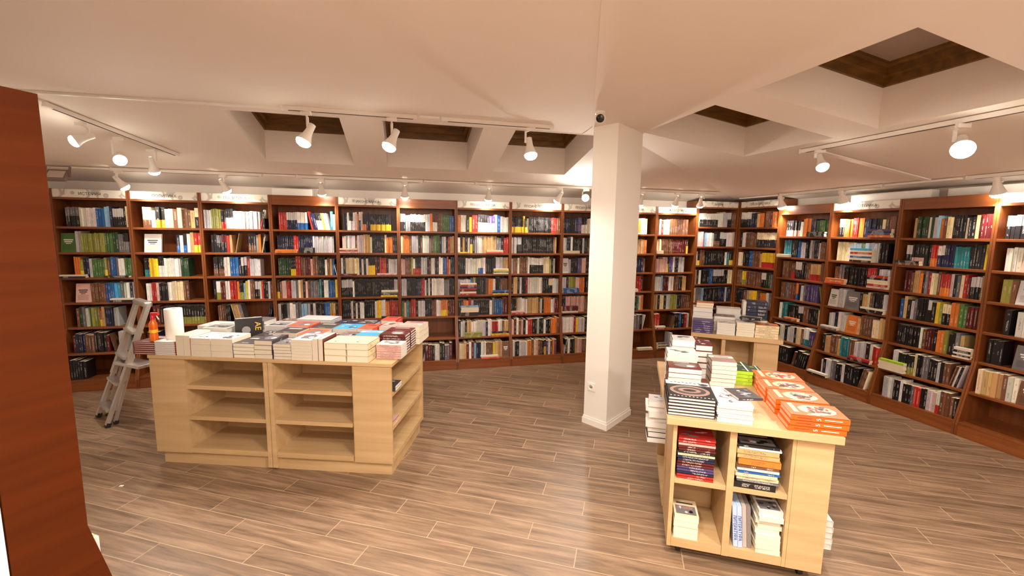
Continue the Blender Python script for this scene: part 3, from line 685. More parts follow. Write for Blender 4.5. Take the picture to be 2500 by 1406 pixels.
def table_book(fr_, a0, a1, b0, b1, z, t, cov, page, spine, art, hard, rz, rnd, label, group, thick_label=None):
    """fr_ = (origin, angle, name). Returns the book's root (its cover mesh)."""
    O, ang = fr_; ca, sa = math.cos(ang), math.sin(ang)
    w, d = a1 - a0, b1 - b0; ac, bc = (a0 + a1) / 2, (b0 + b1) / 2
    P = Vector((O.x + ca * ac - sa * bc, O.y + sa * ac + ca * bc, z))
    c = colr(cov[0], 0.05, rnd); cs = colr(cov[1], 0.05, rnd) if len(cov) > 1 else c
    a = Acc(); th = 0.0028 if hard else 0.0012; ins = 0.004 if hard else 0.0008
    x0, x1, y0, y1 = -w / 2, w / 2, -d / 2, d / 2; g = 0.0004
    def bx(xa, xb, ya, yb, za, zb, col, ink=None, sp_=None):
        b = len(a.v); a.v += [(x, y, zz) for zz in (za, zb) for y in (ya, yb) for x in (xa, xb)]
        for nm, q in (('d', (0, 2, 3, 1)), ('u', (4, 5, 7, 6)), ('F', (0, 1, 5, 4)), ('B', (2, 6, 7, 3)), ('L', (0, 4, 6, 2)), ('R', (1, 3, 7, 5))):
            if nm == sp_:
                uv = {'F': [(0.2, 0), (0.2, 1), (.8, 1), (.8, 0)], 'B': [(.2, 0), (.8, 0), (.8, 1), (.2, 1)], 'L': [(.2, 0), (.8, 0), (.8, 1), (.2, 1)], 'R': [(.2, 0), (.2, 1), (.8, 1), (.8, 0)]}[nm]
                a.face(tuple(b + i for i in q), col, ink, uv)
            else: a.face(tuple(b + i for i in q), col)
    bx(x0, x1, y0, y1, g, th, c); bx(x0, x1, y0, y1, t - th, t - g, c)
    ink = PL_['w'] if lum(cs) < 0.3 else PL_['z']
    sw = 0.003
    if spine == 'F': bx(x0, x1, y0, y0 + sw, g, t - g, cs, ink, 'F')
    elif spine == 'B': bx(x0, x1, y1 - sw, y1, g, t - g, cs, ink, 'B')
    elif spine == 'L': bx(x0, x0 + sw, y0, y1, g, t - g, cs, ink, 'L')
    else: bx(x1 - sw, x1, y0, y1, g, t - g, cs, ink, 'R')
    if art: top_art(a, w, d, t, art, c, rnd)
    o = a.build('book', M['book']); o.location = P; o.rotation_euler = (0, 0, ang + rz)
    p = Acc(); pg = lin(page) if isinstance(page, tuple) else PL_[page]
    xa, xb, ya, yb = x0 + ins, x1 - ins, y0 + ins, y1 - ins
    if spine == 'F': ya = y0 + sw
    elif spine == 'B': yb = y1 - sw
    elif spine == 'L': xa = x0 + sw
    else: xb = x1 - sw
    b = 0; p.v += [(x, y, zz) for zz in (th, t - th) for y in (ya, yb) for x in (xa, xb)]
    for q in ((0, 2, 3, 1), (4, 5, 7, 6), (0, 1, 5, 4), (2, 6, 7, 3), (0, 4, 6, 2), (1, 3, 7, 5)): p.face(q, pg)
    p.build('page_block', M['pages'], o)
    tag(o, label, 'book', group)
    return o
CREAM = (222, 208, 184); IVORY = (232, 222, 196); WHITE = (224, 218, 210); PINKP = (206, 160, 148); GREYP = (206, 198, 192)
POS = {1: ['only'], 2: ['upper', 'lower']}
def posname(i, n):
    """i counted from the bottom"""
    k = n - 1 - i
    if k == 0: return 'topmost'
    if i == 0: return 'bottom'
    return ORD[k] + ' from top'
def stack(fr_, a0, a1, b0, b1, n, t, cov, page, spine, art, hard, desc, where, z=None, jit=0.002, group=None, rot=0.0, seed=None, top=99):
    """a pile of n books; desc = look of one book, where = which pile it is"""
    rnd = random.Random((seed or desc) + where)
    zz = z if z is not None else fr_[2]; out = []
    if jit <= 0.0005 and n > 1: jit = 0.001
    for i in range(n):
        dx, dy = rnd.uniform(-jit, jit), rnd.uniform(-jit, jit)
        lb = '%s, %s%s' % (desc, (posname(i, n) + ' of ') if n > 1 else '', where)
        if isinstance(cov, list): cv = cov[i % len(cov)]
        else: cv = cov
        tt = t[i] if isinstance(t, list) else t
        if i < n - top:
            O, ang = fr_[:2]; ca, sa = math.cos(ang), math.sin(ang); c = colr(cv[0], 0.05, rnd)
            XX = lambda x, y, q: Vector((O.x + ca * x - sa * y, O.y + sa * x + ca * y, q))
            b = len(mass.v); mass.v += [XX(x, y, q) for q in (zz + .0004, zz + tt - .0004) for y in (b0 + dy, b1 + dy) for x in (a0 + dx, a1 + dx)]
            pg = lin(page) if isinstance(page, tuple) else PL_[page]
            cs = colr(cv[-1], 0.05, rnd)
            for nm, q in (('d', (0, 2, 3, 1)), ('u', (4, 5, 7, 6)), ('F', (0, 1, 5, 4)), ('B', (2, 6, 7, 3)), ('L', (0, 4, 6, 2)), ('R', (1, 3, 7, 5))):
                mass.face(tuple(b + k_ for k_ in q), c if nm in 'du' else (cs if nm == spine else pg))
            zz += tt; continue
        out.append(table_book(fr_[:2], a0 + dx, a1 + dx, b0 + dy, b1 + dy, zz, tt, cv, page, spine, art if i == n - 1 else None, hard,
                              rot + rnd.uniform(-1, 1) * jit * 4, rnd, lb, group or ('books on ' + fr_[3])))
        zz += tt
    return zz
def upright(fr_, a0, a1, b0, b1, hgt, cov, page, label, z=None, side_art=None, spine_up=False):
    """a book standing on its long edge: thickness along a, cover boards left and right"""
    O, ang = fr_[:2]; ca, sa = math.cos(ang), math.sin(ang); zz = z if z is not None else fr_[2]
    ac, bc = (a0 + a1) / 2, (b0 + b1) / 2
    c = colr(cov[0]); a = Acc(); w, d = a1 - a0, b1 - b0
    for xa, xb in ((-w / 2, -w / 2 + 0.0015), (w / 2 - 0.0015, w / 2)):
        b = len(a.v); a.v += [(x, y, q) for q in (0, hgt) for y in (-d / 2, d / 2) for x in (xa, xb)]
        for q in ((0, 2, 3, 1), (4, 5, 7, 6), (0, 1, 5, 4), (2, 6, 7, 3), (0, 4, 6, 2), (1, 3, 7, 5)): a.face(tuple(b + i for i in q), c)
    b = len(a.v); a.v += [(-w / 2, -d / 2, 0.0004), (w / 2, -d / 2, 0.0004), (w / 2, d / 2, 0.0004), (-w / 2, d / 2, 0.0004)]; a.face((b, b + 3, b + 2, b + 1), c)
    o = a.build('book', M['book']); o.location = (O.x + ca * ac - sa * bc, O.y + sa * ac + ca * bc, zz); o.rotation_euler = (0, 0, ang)
    p = Acc(); pg = lin(page); p.v += [(x, y, q) for q in (0.0008, hgt - 0.001) for y in (-d / 2 + .001, d / 2 - .001) for x in (-w / 2 + .0015, w / 2 - .0015)]
    for q in ((0, 2, 3, 1), (4, 5, 7, 6), (0, 1, 5, 4), (2, 6, 7, 3), (0, 4, 6, 2), (1, 3, 7, 5)): p.face(q, pg)
    p.build('page_block', M['pages'], o)
    tag(o, label, 'book', 'books on ' + fr_[3]); return o

# ------------------------------------------------------------------ display tables
FT1 = (Vector((-2.70, 3.165, 0)), R(-4.435), 0.86, 'the long oak table')
FT2 = (Vector((0.845, 2.24, 0)), R(-15.43), 0.83, 'the near oak table')
FT3 = (Vector((1.811, 4.31, 0)), R(-22.95), 0.83, 'the far oak table')
t1 = empty('display_table', FT1[0], FT1[1]); tag(t1, 'long pale oak display table with open empty shelves, covered in book stacks', 'table')
O_ = M['oak']
MB().box(-0.005, 1.86, -0.008, 0.86, 0.835, 0.86).build('tabletop', M['oak_top'], t1, bevel=0.002)
MB().box(0, 0.28, 0, 0.018, 0.10, 0.834).build('front_panel', O_, t1)
MB().box(1.565, 1.85, 0, 0.018, 0.10, 0.834).build('front_panel', O_, t1)
MB().box(0, 0.018, 0.019, 0.80, 0.10, 0.834).build('side_panel', O_, t1)
for x in (0.27, 0.895, 0.932, 1.556):
    MB().box(x - 0.004, x + 0.028 if x in (0.895, 0.932) else x + 0.008, 0.0185 if x in (0.27, 1.556) else -0.002, 0.40, 0.02 if x in (0.895, 0.932) else 0.102, 0.834).build('divider', O_, t1)
for x0, x1 in ((0.279, 0.890), (0.961, 1.551)):
    for z in (0.635, 0.395, 0.14):
        MB().box(x0, x1, 0.004, 0.385, z - (0.03 if z > .2 else .038), z).build('shelf', O_, t1, bevel=0.001)
    MB().box(x0, x1, 0.386, 0.40, 0.10, 0.834).build('back_panel', O_, t1)
MB().box(0.03, 1.83, 0.03, 0.76, 0.0, 0.1).build('plinth', O_, t1)
MB().box(0.02, 1.85, 0.782, 0.80, 0.10, 0.834).build('back_panel', O_, t1)
MB().box(1.568, 1.585, 0.02, 0.78, 0.10, 0.834).build('back_panel', O_, t1)
for z in (0.635, 0.38, 0.14):
    MB().box(1.586, 1.849, 0.0185, 0.762, z - (0.03 if z > .2 else .038), z).build('shelf', O_, t1, bevel=0.001)
MB().box(1.586, 1.85, 0.763, 0.781, 0.1, 0.834).build('end_panel', O_, t1)
def small_table(fr_, w, d, label, split, rp):
    t = empty('display_table', fr_[0], fr_[1]); tag(t, label, 'table'); H = fr_[2]
    MB().box(-0.004, w + 0.006, -0.004, d, H - 0.04, H).build('tabletop', M['oak_top'], t, bevel=0.002)
    y0 = 0.03; zb, zt = 0.07, H - 0.041
    MB().box(0.035, 0.055, y0, 0.40, zb, zt).build('side_panel', O_, t)
    MB().box(rp, w - 0.02, y0, 0.048, zb, zt).build('front_panel', O_, t)
    MB().box(rp - 0.018, rp - 0.001, y0 + 0.001, 0.40, zb, zt).build('divider', O_, t)
    MB().box(split, split + 0.034, y0 - 0.001, 0.384, zb + 0.0005, zt).build('divider', O_, t)
    for x0, x1 in ((0.056, split - 0.001), (split + 0.035, rp - 0.019)):
        MB().box(x0, x1, y0 + 0.004, 0.384, 0.445, 0.47).build('shelf', O_, t)
        MB().box(x0, x1, y0 + 0.002, 0.384, zb, 0.12).build('bottom_shelf', O_, t)
        MB().box(x0, x1, 0.385, 0.40, zb, zt).build('back_panel', O_, t)
    # rear module: shelves open to the left and to the right
    MB().box(0.03, w - 0.02, d - 0.05, d - 0.03, zb, zt).build('end_panel', O_, t)
    MB().box(w * 0.5 - 0.01, w * 0.5 + 0.01, 0.42, d - 0.051, zb, zt).build('divider', O_, t)
    MB().box(0.03, w - 0.02, 0.401, 0.419, zb, zt).build('divider', O_, t)
    for x0, x1 in ((0.03, w * 0.5 - 0.011), (w * 0.5 + 0.011, w - 0.02)):
        for za, z_ in ((0.445, 0.47), (zb, 0.10)):
            MB().box(x0, x1, 0.42, d - 0.051, za, z_).build('shelf', O_, t)
    # right side of the front module, open towards the side
    for za, z_ in ((0.445, 0.47), (zb, 0.10)):
        MB().box(rp + 0.001, w - 0.02, 0.049, 0.40, za, z_).build('shelf', O_, t)
    for x, y in ((0.10, 0.10), (w - 0.1, 0.10), (0.10, d - 0.12), (w - 0.1, d - 0.12)):
        c = MB().box(x - 0.018, x + 0.018, y - 0.018, y + 0.018, 0.045, zb).build('caster', M['castor'], t)
        MB().lathe([(0.024, -0.012), (0.026, 0), (0.024, 0.012)], (x + 0.005, y, 0.0265), (1, 0, 0.0), 16).build('wheel', M['rubber'], c, True)
    return t
small_table(FT2, 0.81, 1.08, 'near pale oak display table on casters, with the orange books on top', 0.316, 0.625)
small_table(FT3, 0.79, 1.05, 'far pale oak display table by the corner bookcases, piled with books', 0.28, 0.58)

T = FT1
# --- long table, front row left to right
z1 = stack(T, -0.118, 0.046, 0.0, 0.21, 6, 0.0155, 'm', PINKP, 'L', 'title', True, 'maroon hardback with pinkish pages', 'stack overhanging long table left end')
z2 = stack(T, 0.050, 0.216, 0.0, 0.21, 7, 0.0148, 'wr', GREYP, 'R', 'sketch', True, 'white hardback with red spine', 'second stack from long table left end')
upright(T, 0.226, 0.284, 0.0, 0.205, 0.155, 'w', CREAM, 'thick cream paged book on edge, left of the two between the front stacks')
upright(T, 0.288, 0.335, 0.0, 0.205, 0.155, 'w', CREAM, 'cream paged book on edge, right of the two near the paper roll')
stack(T, 0.340, 0.496, 0.0, 0.205, 3, 0.046, 'wr', CREAM, 'L', 'blot', False, 'thick cream paged book with red spine', 'front stack, long table')
stack(T, 0.500, 0.664, 0.0, 0.205, 3, 0.046, 'w', CREAM, 'L', 'blot', False, 'thick paperback with cream page edges', 'front stack nearest the AE book')
stack(T, 0.668, 0.830, 0.0, 0.205, 4, 0.0275, 'z', IVORY, 'L', 'title', False, 'charcoal covered paperback', 'low front stack')
stack(T, 0.834, 0.971, 0.0, 0.205, 4, 0.034, 'z', CREAM, 'R', 'oval', False, 'charcoal covered book with cream pages', 'taller front stack')
stack(T, 0.976, 1.110, 0.0, 0.205, 5, 0.0232, 'e', CREAM, 'L', 'photo', False, 'grey covered paperback', 'narrow front stack')
stack(T, 1.114, 1.270, 0.0, 0.205, 7, 0.0217, 'w', CREAM, 'L', 'oval', False, 'white paperback with a grey oval on its cover', 'the front stack')
upright(T, 1.274, 1.312, 0.0, 0.205, 0.163, 'w', CREAM, 'cream paged book on edge beside the grey oval stack')
upright(T, 1.316, 1.353, 0.0, 0.205, 0.163, 'm', CREAM, 'book on edge with a dark maroon cover, left of the ivory hardbacks')
stack(T, 1.360, 1.520, 0.0, 0.215, 3, 0.0463, 'c', IVORY, 'L', 'sketch', True, 'thick ivory hardback with faint drawing', 'left ivory stack')
stack(T, 1.524, 1.688, 0.0, 0.215, 3, 0.0463, 'c', IVORY, 'R', 'sketch', True, 'thick ivory hardback with faint drawing', 'right ivory stack')
stack(T, 1.700, 1.885, 0.115, 0.255, 6, 0.0175, ['wp'], WHITE, 'F', 'blot', False, 'white book with pinkish coral spine', 'stack at near right corner')
stack(T, 1.665, 1.868, 0.27, 0.405, 7, 0.0205, 'm', WHITE, 'F', 'square', True, 'slim dark maroon book with a white square', 'nearer maroon stack')
stack(T, 1.665, 1.868, 0.412, 0.545, 7, 0.0205, 'm', WHITE, 'F', 'title', True, 'slim dark maroon book', 'rear maroon stack')
stack(T, 1.70, 1.895, 0.555, 0.69, 3, 0.05, 'p', IVORY, 'L', 'band', False, 'thick pink topped book', 'nearer pink stack, long table end')
stack(T, 1.70, 1.895, 0.70, 0.845, 3, 0.045, 'p', IVORY, 'L', 'title', False, 'thick pink topped book', 'rear pink stack, long table end')
# second row
stack(T, 0.06, 0.24, 0.225, 0.43, 2, 0.05, 'w', WHITE, 'L', None, True, 'low white book', 'the pair behind the paper roll', top=1)
stack(T, 0.25, 0.455, 0.225, 0.42, 3, 0.055, 'w', WHITE, 'L', 'photo', True, 'white covered book', 'the second row stack left of the AE book', top=2)
stack(T, 0.66, 0.83, 0.225, 0.42, 3, 0.036, 'z', GREYP, 'L', 'blot', False, 'charcoal speckled paperback', 'the second row stack right of the AE book', top=1)
stack(T, 0.84, 1.02, 0.225, 0.42, 4, 0.036, 'z', CREAM, 'L', 'title', False, 'thick cream paged book with black cover', 'the second row middle stack', top=2)
stack(T, 1.03, 1.20, 0.225, 0.42, 3, 0.045, 'x', CREAM, 'L', 'oval', False, 'thick book with coral and white cover', 'the second row stack', top=2)
stack(T, 1.21, 1.33, 0.225, 0.42, 4, 0.028, 'f', CREAM, 'L', 'blot', False, 'brown photo covered paperback', 'second row stack', top=1)
stack(T, 1.335, 1.475, 0.235, 0.43, 3, 0.042, 'f', CREAM, 'L', 'photo', False, 'thick brownish covered book', 'stack behind left ivory stack', top=1)
stack(T, 1.485, 1.655, 0.235, 0.43, 3, 0.047, 'i', IVORY, 'L', 'band', False, 'book with a light blue and white cover', 'stack behind right ivory stack', top=1)
stack(T, 0.46, 0.645, 0.225, 0.42, 3, 0.026, 'z', WHITE, 'L', None, False, 'charcoal covered paperback', 'low stack under the AE book', top=1)
# third row
stack(T, 0.02, 0.22, 0.45, 0.65, 3, 0.042, 'w', WHITE, 'L', 'sketch', True, 'white hardback', 'the third row stack at the left end', top=2)
stack(T, 0.23, 0.42, 0.45, 0.65, 2, 0.06, 'w', WHITE, 'L', 'photo', True, 'thick white hardback', 'the third row pair left of middle', top=1)
stack(T, 0.43, 0.60, 0.45, 0.65, 3, 0.036, 'z', WHITE, 'L', 'blot', False, 'charcoal and grey paperback', 'the third row stack behind the AE book', top=1)
stack(T, 0.61, 0.79, 0.45, 0.65, 4, 0.036, 's', WHITE, 'R', 'photo', False, 'grey photo covered paperback', 'the third row stack left of middle', top=1)
stack(T, 0.80, 0.99, 0.45, 0.65, 4, 0.036, 'x', WHITE, 'R', 'oval', False, 'red and white covered paperback', 'the third row middle stack', top=1)
stack(T, 1.00, 1.19, 0.45, 0.65, 3, 0.046, 'z', IVORY, 'L', 'title', False, 'thick black covered paperback', 'stack left of the cyan one', top=1)
stack(T, 1.20, 1.395, 0.45, 0.65, 3, 0.046, 'i', WHITE, 'L', 'blot', False, 'cyan covered book', 'the cyan stack in the third row', top=1)
stack(T, 1.41, 1.54, 0.45, 0.65, 3, 0.047, 'x', WHITE, 'R', 'title', False, 'small red covered book', 'stack right of the cyan one', top=1)
stack(T, 1.55, 1.69, 0.56, 0.76, 3, 0.047, 'p', WHITE, 'L', 'blot', False, 'pink covered book', 'the stack behind the slim maroon books', top=1)
# back row
stack(T, 0.24, 0.46, 0.67, 0.86, 3, 0.044, 'e', WHITE, 'F', None, True, 'pale grey album', 'the back row stack left of middle', top=1)
stack(T, 0.55, 0.74, 0.67, 0.86, 3, 0.042, 'f', WHITE, 'L', 'blot', True, 'brown pictured hardback', 'stack left of the big albums', top=1)
stack(T, 0.76, 1.08, 0.67, 0.86, 2, 0.08, 's', WHITE, 'R', None, True, 'big wide pale album', 'the pair at the table back edge', top=2)
stack(T, 1.10, 1.28, 0.67, 0.86, 3, 0.044, 'n', WHITE, 'L', 'blot', False, 'navy covered book', 'the back row navy stack', top=1)
stack(T, 1.29, 1.46, 0.67, 0.86, 3, 0.045, 'n', WHITE, 'L', 'photo', False, 'dark blue and grey paperback', 'back row, right of navy stack', top=1)
stack(T, 1.48, 1.62, 0.77, 0.95, 4, 0.038, 'x', WHITE, 'R', 'title', True, 'coral red hardback', 'the back row stack at the right', top=2)
# black AE book standing on the front stacks
def loc1(a, b, z):
    ca, sa = math.cos(T[1]), math.sin(T[1]); return Vector((T[0].x + ca * a - sa * b, T[0].y + sa * a + ca * b, z))
ae = MB().box(-0.0115, 0.0115, -0.095, 0.095, 0, 0.135).build('book', simple('black_cover', (30, 24, 24), 0.45)); ae.location = loc1(0.53, 0.315, 0.862)
ae.location = loc1(0.575, 0.315, 0.9390); ae.rotation_euler = (0, 0, T[1] + R(-52))
tag(ae, 'black book standing on edge with large yellow letters AE', 'book', 'books on the long oak table')
ae.data.transform(Matrix.Scale(1.12, 4, (0, 0, 1)))
text('cover_lettering', 'AE', 0.060, M['ink_yellow'], ae, (0.0122, 0.060, 0.085), (R(90), R(90), R(90)))
MB().lathe([(0.001, 0), (0.03, 0.0003)], (0.0118, -0.02, 0.06), (1, 0, 0), 14).build('cover_picture', simple('grey_print', (150, 146, 140), 0.6), ae)
for k in range(3):
    g = MB().box(-0.008, 0.008, -0.09, 0.09, 0, 0.145).build('book', simple('slim_grey_cover', (120 + 40 * k, 116 + 40 * k, 112 + 40 * k), 0.5))
    g.location = loc1(0.562 - 0.0125 * k, 0.339 + 0.0165 * k, 0.9390); g.rotation_euler = (0, 0, T[1] + R(-52))
    tag(g, ['dark grey slim book standing against the AE book', 'mid grey slim book, second left of the AE book', 'pale slim book on edge, farthest left of the AE book'][k], 'book', 'books on the long oak table')
# inside the right end of the long table
stack(T, 1.66, 1.86, 0.05, 0.19, 2, 0.02, 'z', WHITE, 'F', 'title', False, 'dark slim book', 'the pair on the upper end shelf, long table', z=0.6355)
stack(T, 1.64, 1.84, 0.04, 0.18, 1, 0.02, 'p', WHITE, 'R', 'blot', False, 'pink slim book alone on the middle end shelf', 'long table', z=0.3805)

# spray bottle and paper roll
Bt = empty('spray_bottle', loc1(0.015, 0.045, z1)); tag(Bt, 'clear bottle of orange liquid with a red sprayer, on the maroon books', 'bottle', None)
MB().lathe([(0.020, 0), (0.026, 0.006), (0.027, 0.05), (0.021, 0.066), (0.021, 0.078), (0.027, 0.09), (0.027, 0.135), (0.014, 0.160), (0.012, 0.17)], (0, 0, 0), (0, 0, 1)).build('bottle_body', M['orange_liquid'], Bt, True)
MB().lathe([(0.0275, 0.066), (0.0275, 0.09)], (0, 0, 0), (0, 0, 1)).build('label_band', simple('yellow_label', (250, 190, 40), 0.5), Bt, True)
MB().lathe([(0.015, 0.165), (0.015, 0.19), (0.010, 0.20)], (0, 0, 0), (0, 0, 1)).build('collar', M['red_plastic'], Bt, True)
MB().box(-0.012, 0.045, -0.009, 0.009, 0.195, 0.218).build('spray_head', M['red_plastic'], Bt, bevel=0.004)
MB().bar((0.03, 0, 0.195), (0.046, 0, 0.165), 0.008, 0.005).build('trigger', M['white_plastic'], Bt)
Pr = empty('paper_roll', loc1(0.115, 0.12, z2)); tag(Pr, 'white paper towel roll standing beside the orange bottle', 'paper roll')
MB().lathe([(0.056, 0), (0.058, 0.004), (0.058, 0.224), (0.055, 0.228), (0.02, 0.228), (0.02, 0.20)], (0, 0, 0), (0, 0, 1), 32, cap=False).build('roll', M['tissue'], Pr, True)
MB().lathe([(0.0195, 0.002), (0.0195, 0.226), (0.0185, 0.226), (0.0185, 0.002)], (0, 0, 0), (0, 0, 1), 20, cap=False).build('cardboard_core', simple('cardboard', (170, 130, 90), 0.9), Pr, True)

# --- near table top
T = FT2
ob = []
for k, (b0, n, a0) in enumerate(((0.012, 3, 0.572), (0.215, 3, 0.566), (0.40, 3, 0.562), (0.586, 3, 0.572))):
    where = ['the nearest of the four orange stacks', 'the second nearest orange stack', 'the third orange stack from the front', 'the farthest of the four orange stacks'][k]
    rnd = random.Random(50 + k); zz = 0.83
    for i in range(n):
        t_ = 0.0285; dx = [0, 0.004, 0.002][i] if k else [-0.002, 0.006, 0.008][i]
        o = table_book(T[:2], a0 + dx, a0 + dx + 0.255, b0, b0 + 0.180, zz, t_, 'qq', (250, 196, 166), 'F', 'orange5' if i == n - 1 else None, True, 0, rnd,
                       'bright orange hardback, %s of %s' % (posname(i, n), where), 'orange hardbacks on the near oak table')
        if k == 0:
            text('spine_number', '5', 0.027, M['ink_white'], o, (-0.005, -0.0908, t_ / 2), (R(90), R(-90), 0))
            MB().box(-0.10, -0.035, -0.0907, -0.0902, t_ * .45, t_ * .58).build('spine_title', M['ink_red'], o)
            MB().box(0.02, 0.095, -0.0907, -0.0902, t_ * .45, t_ * .58).build('spine_title', M['ink_white'], o)
        zz += t_
stack(T, 0.000, 0.238, 0.035, 0.315, 6, 0.0175, 'k', WHITE, 'L', 'rings', True, 'large black and white picture book', 'near table front left stack')
stack(T, 0.245, 0.415, 0.02, 0.30, 8, 0.0125, 's', WHITE, 'L', 'blot', False, 'white paperback with line drawings', 'stack beside black picture books', jit=0.005)
stack(T, 0.33, 0.46, 0.10, 0.26, 1, 0.012, 'z', WHITE, 'F', 'blot', False, 'dark covered paperback lying skewed on the white paperbacks', 'near table', z=0.9305, rot=0.3)
stack(T, 0.012, 0.200, 0.335, 0.485, 6, 0.029, 'm', IVORY, 'L', 'oval', False, 'cream paged book with red-brown cover', 'stack behind black picture books', jit=0.004, top=3)
stack(T, 0.018, 0.200, 0.50, 0.66, 8, 0.0275, 'w', IVORY, 'L', 'blot', False, 'cream paperback with sketched cover', 'tall left stack, near table', jit=0.004, top=4)
stack(T, 0.060, 0.205, 0.68, 0.83, 6, 0.045, 's', WHITE, 'L', 'blot', True, 'thick pale grey book', 'tallest stack, near table', top=2)
stack(T, 0.212, 0.320, 0.70, 0.90, 6, 0.040, 'm', WHITE, 'B', 'blot', True, 'thick black edged hardback with maroon cover', 'the rear stack', jit=0.003, top=4)
stack(T, 0.285, 0.430, 0.52, 0.69, 7, 0.027, 'f', IVORY, 'L', 'band', False, 'cream paged book with brown cover', 'middle stack, near table', jit=0.005)
stack(T, 0.440, 0.564, 0.68, 0.90, 4, 0.0235, 'dj', (170, 196, 60), 'F', 'leaf', False, 'dark photo covered book with lime spine', 'the lime green stack')
stack(T, 0.572, 0.652, 0.775, 0.935, 3, 0.022, 'd', WHITE, 'L', 'leaf', False, 'dark green slim book', 'the stack behind the farthest orange stack', top=1)
stack(T, 0.69, 0.83, 0.80, 0.97, 1, 0.028, 'u', WHITE, 'F', 'blot', True, 'single purple and white hardback askew at the far right corner', 'near table', rot=0.35)
stack(T, 0.56, 0.67, 0.945, 1.06, 1, 0.018, 's', WHITE, 'F', 'blot', False, 'pale paperback alone behind the purple hardback', 'near table', rot=0.1)
stack(T, 0.212, 0.245, 0.34, 0.45, 3, 0.03, 'm', IVORY, 'F', None, False, 'small maroon edged book', 'little pile beside the red-brown stack', top=1)
# inside the near table
c_ = ['r', 'r', 'n', 'u', 'u', 'm', 'm', 'n', 'n', 'c', 'k', 'm', 'm', 'p', 'r', 'r']
stack(T, 0.066, 0.252, 0.045, 0.19, 16, 0.0148, c_, WHITE, 'F', 'blot', True, 'slim hardback with printed spine', 'red and navy pile, upper left', z=0.4705, jit=0.003)
c_ = ['k', 'e', 'c', 'c', 'b', 'w', 'h', 'o', 'a', 'a', 'w', 'k']
stack(T, 0.362, 0.560, 0.04, 0.20, 12, [.034, .014, .02, .02, .012, .016, .016, .034, .026, .026, .012, .014], c_, WHITE, 'F', 'photo', False, 'book with printed spine', 'mixed pile, upper right shelf', z=0.4705, jit=0.008)
stack(T, 0.068, 0.195, 0.04, 0.20, 4, 0.034, 'c', IVORY, 'B', 'photo', False, 'cream book with an old town print', 'small pile, lower left shelf', z=0.1205)
c_ = ['c', 'c', 'c', 'w', 'c', 'c', 'w', 'w', 'w']
stack(T, 0.478, 0.596, 0.045, 0.21, 9, 0.026, c_, IVORY, 'B', 'photo', False, 'white paged paperback', 'leaning pile, lower right shelf', z=0.1205, jit=0.012)
O2, a2_ = T[0], T[1]
def loc2(a, b, z):
    ca, sa = math.cos(a2_), math.sin(a2_); return Vector((O2.x + ca * a - sa * b, O2.y + sa * a + ca * b, z))
for k in range(2):
    bk = MB().box(-0.011, 0.011, 0, 0.16, 0, 0.235).build('book', simple('pale_blue_cover', (176, 196, 226), 0.5)); bk.location = loc2(0.3885 + 0.0235 * k, 0.05, 0.1225)
    bk.rotation_euler = (0, R(-5), a2_)
    tag(bk, 'pale blue textbook with vertical lettering, %s of the two upright in the lower shelf' % ['left', 'right'][k], 'book', 'books in the near oak table')
    text('spine_lettering', 'ЛИТЕРАТУРА', 0.022, M['ink_blue'], bk, (0, -0.0006, 0.11), (R(90), R(90), 0))
for k in range(2):
    bk = MB().box(-0.010, 0.010, 0, 0.15, 0, 0.235).build('book', simple('grey_cover', (128 + 50 * k, 118 + 48 * k, 112 + 46 * k), 0.5)); bk.location = loc2(0.4585 - 0.0218 * k, 0.06, 0.1225)
    bk.rotation_euler = (0, R(-5), a2_); tag(bk, ['grey upright book leaning beside the white paged pile', 'pale grey upright book leaning between textbooks and the white pile'][k], 'book', 'books in the near oak table')
# piles sticking out of the table's left and right sides
stack(T, -0.085, 0.11, 0.44, 0.58, 8, 0.034, ['k', 'k', 'w', 'w', 's', 'w', 'w', 's'], WHITE, 'R', 'blot', False, 'white paged book', 'pile sticking out, near table left', z=0.4705, jit=0.012)
stack(T, 0.72, 0.895, 0.20, 0.34, 5, 0.034, 'w', WHITE, 'R', None, True, 'white book with black dotted spine', 'low pile, near table right', z=0.1005)

# --- far table top
T = FT3
stack(T, 0.005, 0.190, 0.01, 0.16, 6, 0.021, 'uu', WHITE, 'F', None, True, 'violet blue hardback', 'violet stack, far table corner')
stack(T, 0.0, 0.19, 0.19, 0.36, 5, 0.046, 's', WHITE, 'B', 'photo', True, 'thick pale grey album', 'the tall stack behind the violet books', top=2)
stack(T, 0.03, 0.19, 0.19, 0.35, 2, 0.024, 'o', IVORY, 'B', 'title', False, 'orange topped cream paged book', 'the pair on top of the tall grey stack', z=0.83 + 0.2305)
stack(T, 0.228, 0.390, 0.02, 0.17, 7, 0.0165, 'w', WHITE, 'B', 'blot', False, 'white paperback', 'the white stack right of the violet books')
stack(T, 0.205, 0.40, 0.20, 0.36, 5, 0.030, 'f', WHITE, 'B', 'photo', False, 'brown and white paperback', 'stack behind white paperbacks, far table', top=2)
stack(T, 0.23, 0.46, 0.38, 0.54, 4, 0.052, 'w', WHITE, 'B', 'band', True, 'thick white boxed book', 'the far table rear middle stack', top=1)
stack(T, 0.400, 0.555, 0.02, 0.17, 6, 0.0225, 'w', IVORY, 'B', 'blot', False, 'cream paged paperback', 'the stack left of the orange spined books')
stack(T, 0.560, 0.755, 0.02, 0.17, 5, 0.025, 'oc', IVORY, 'F', 'blot', False, 'orange spined paperback', 'stack at far table right corner')
stack(T, 0.44, 0.62, 0.06, 0.20, 1, 0.020, 'k', WHITE, 'F', 'band', True, 'black hardback lying askew on the cream stacks', 'far table', z=0.9905, rot=-0.25)
stack(T, 0.50, 0.68, 0.21, 0.35, 5, 0.028, 'd', WHITE, 'B', 'photo', False, 'dark green pictured paperback', 'stack behind orange spined books', top=2)
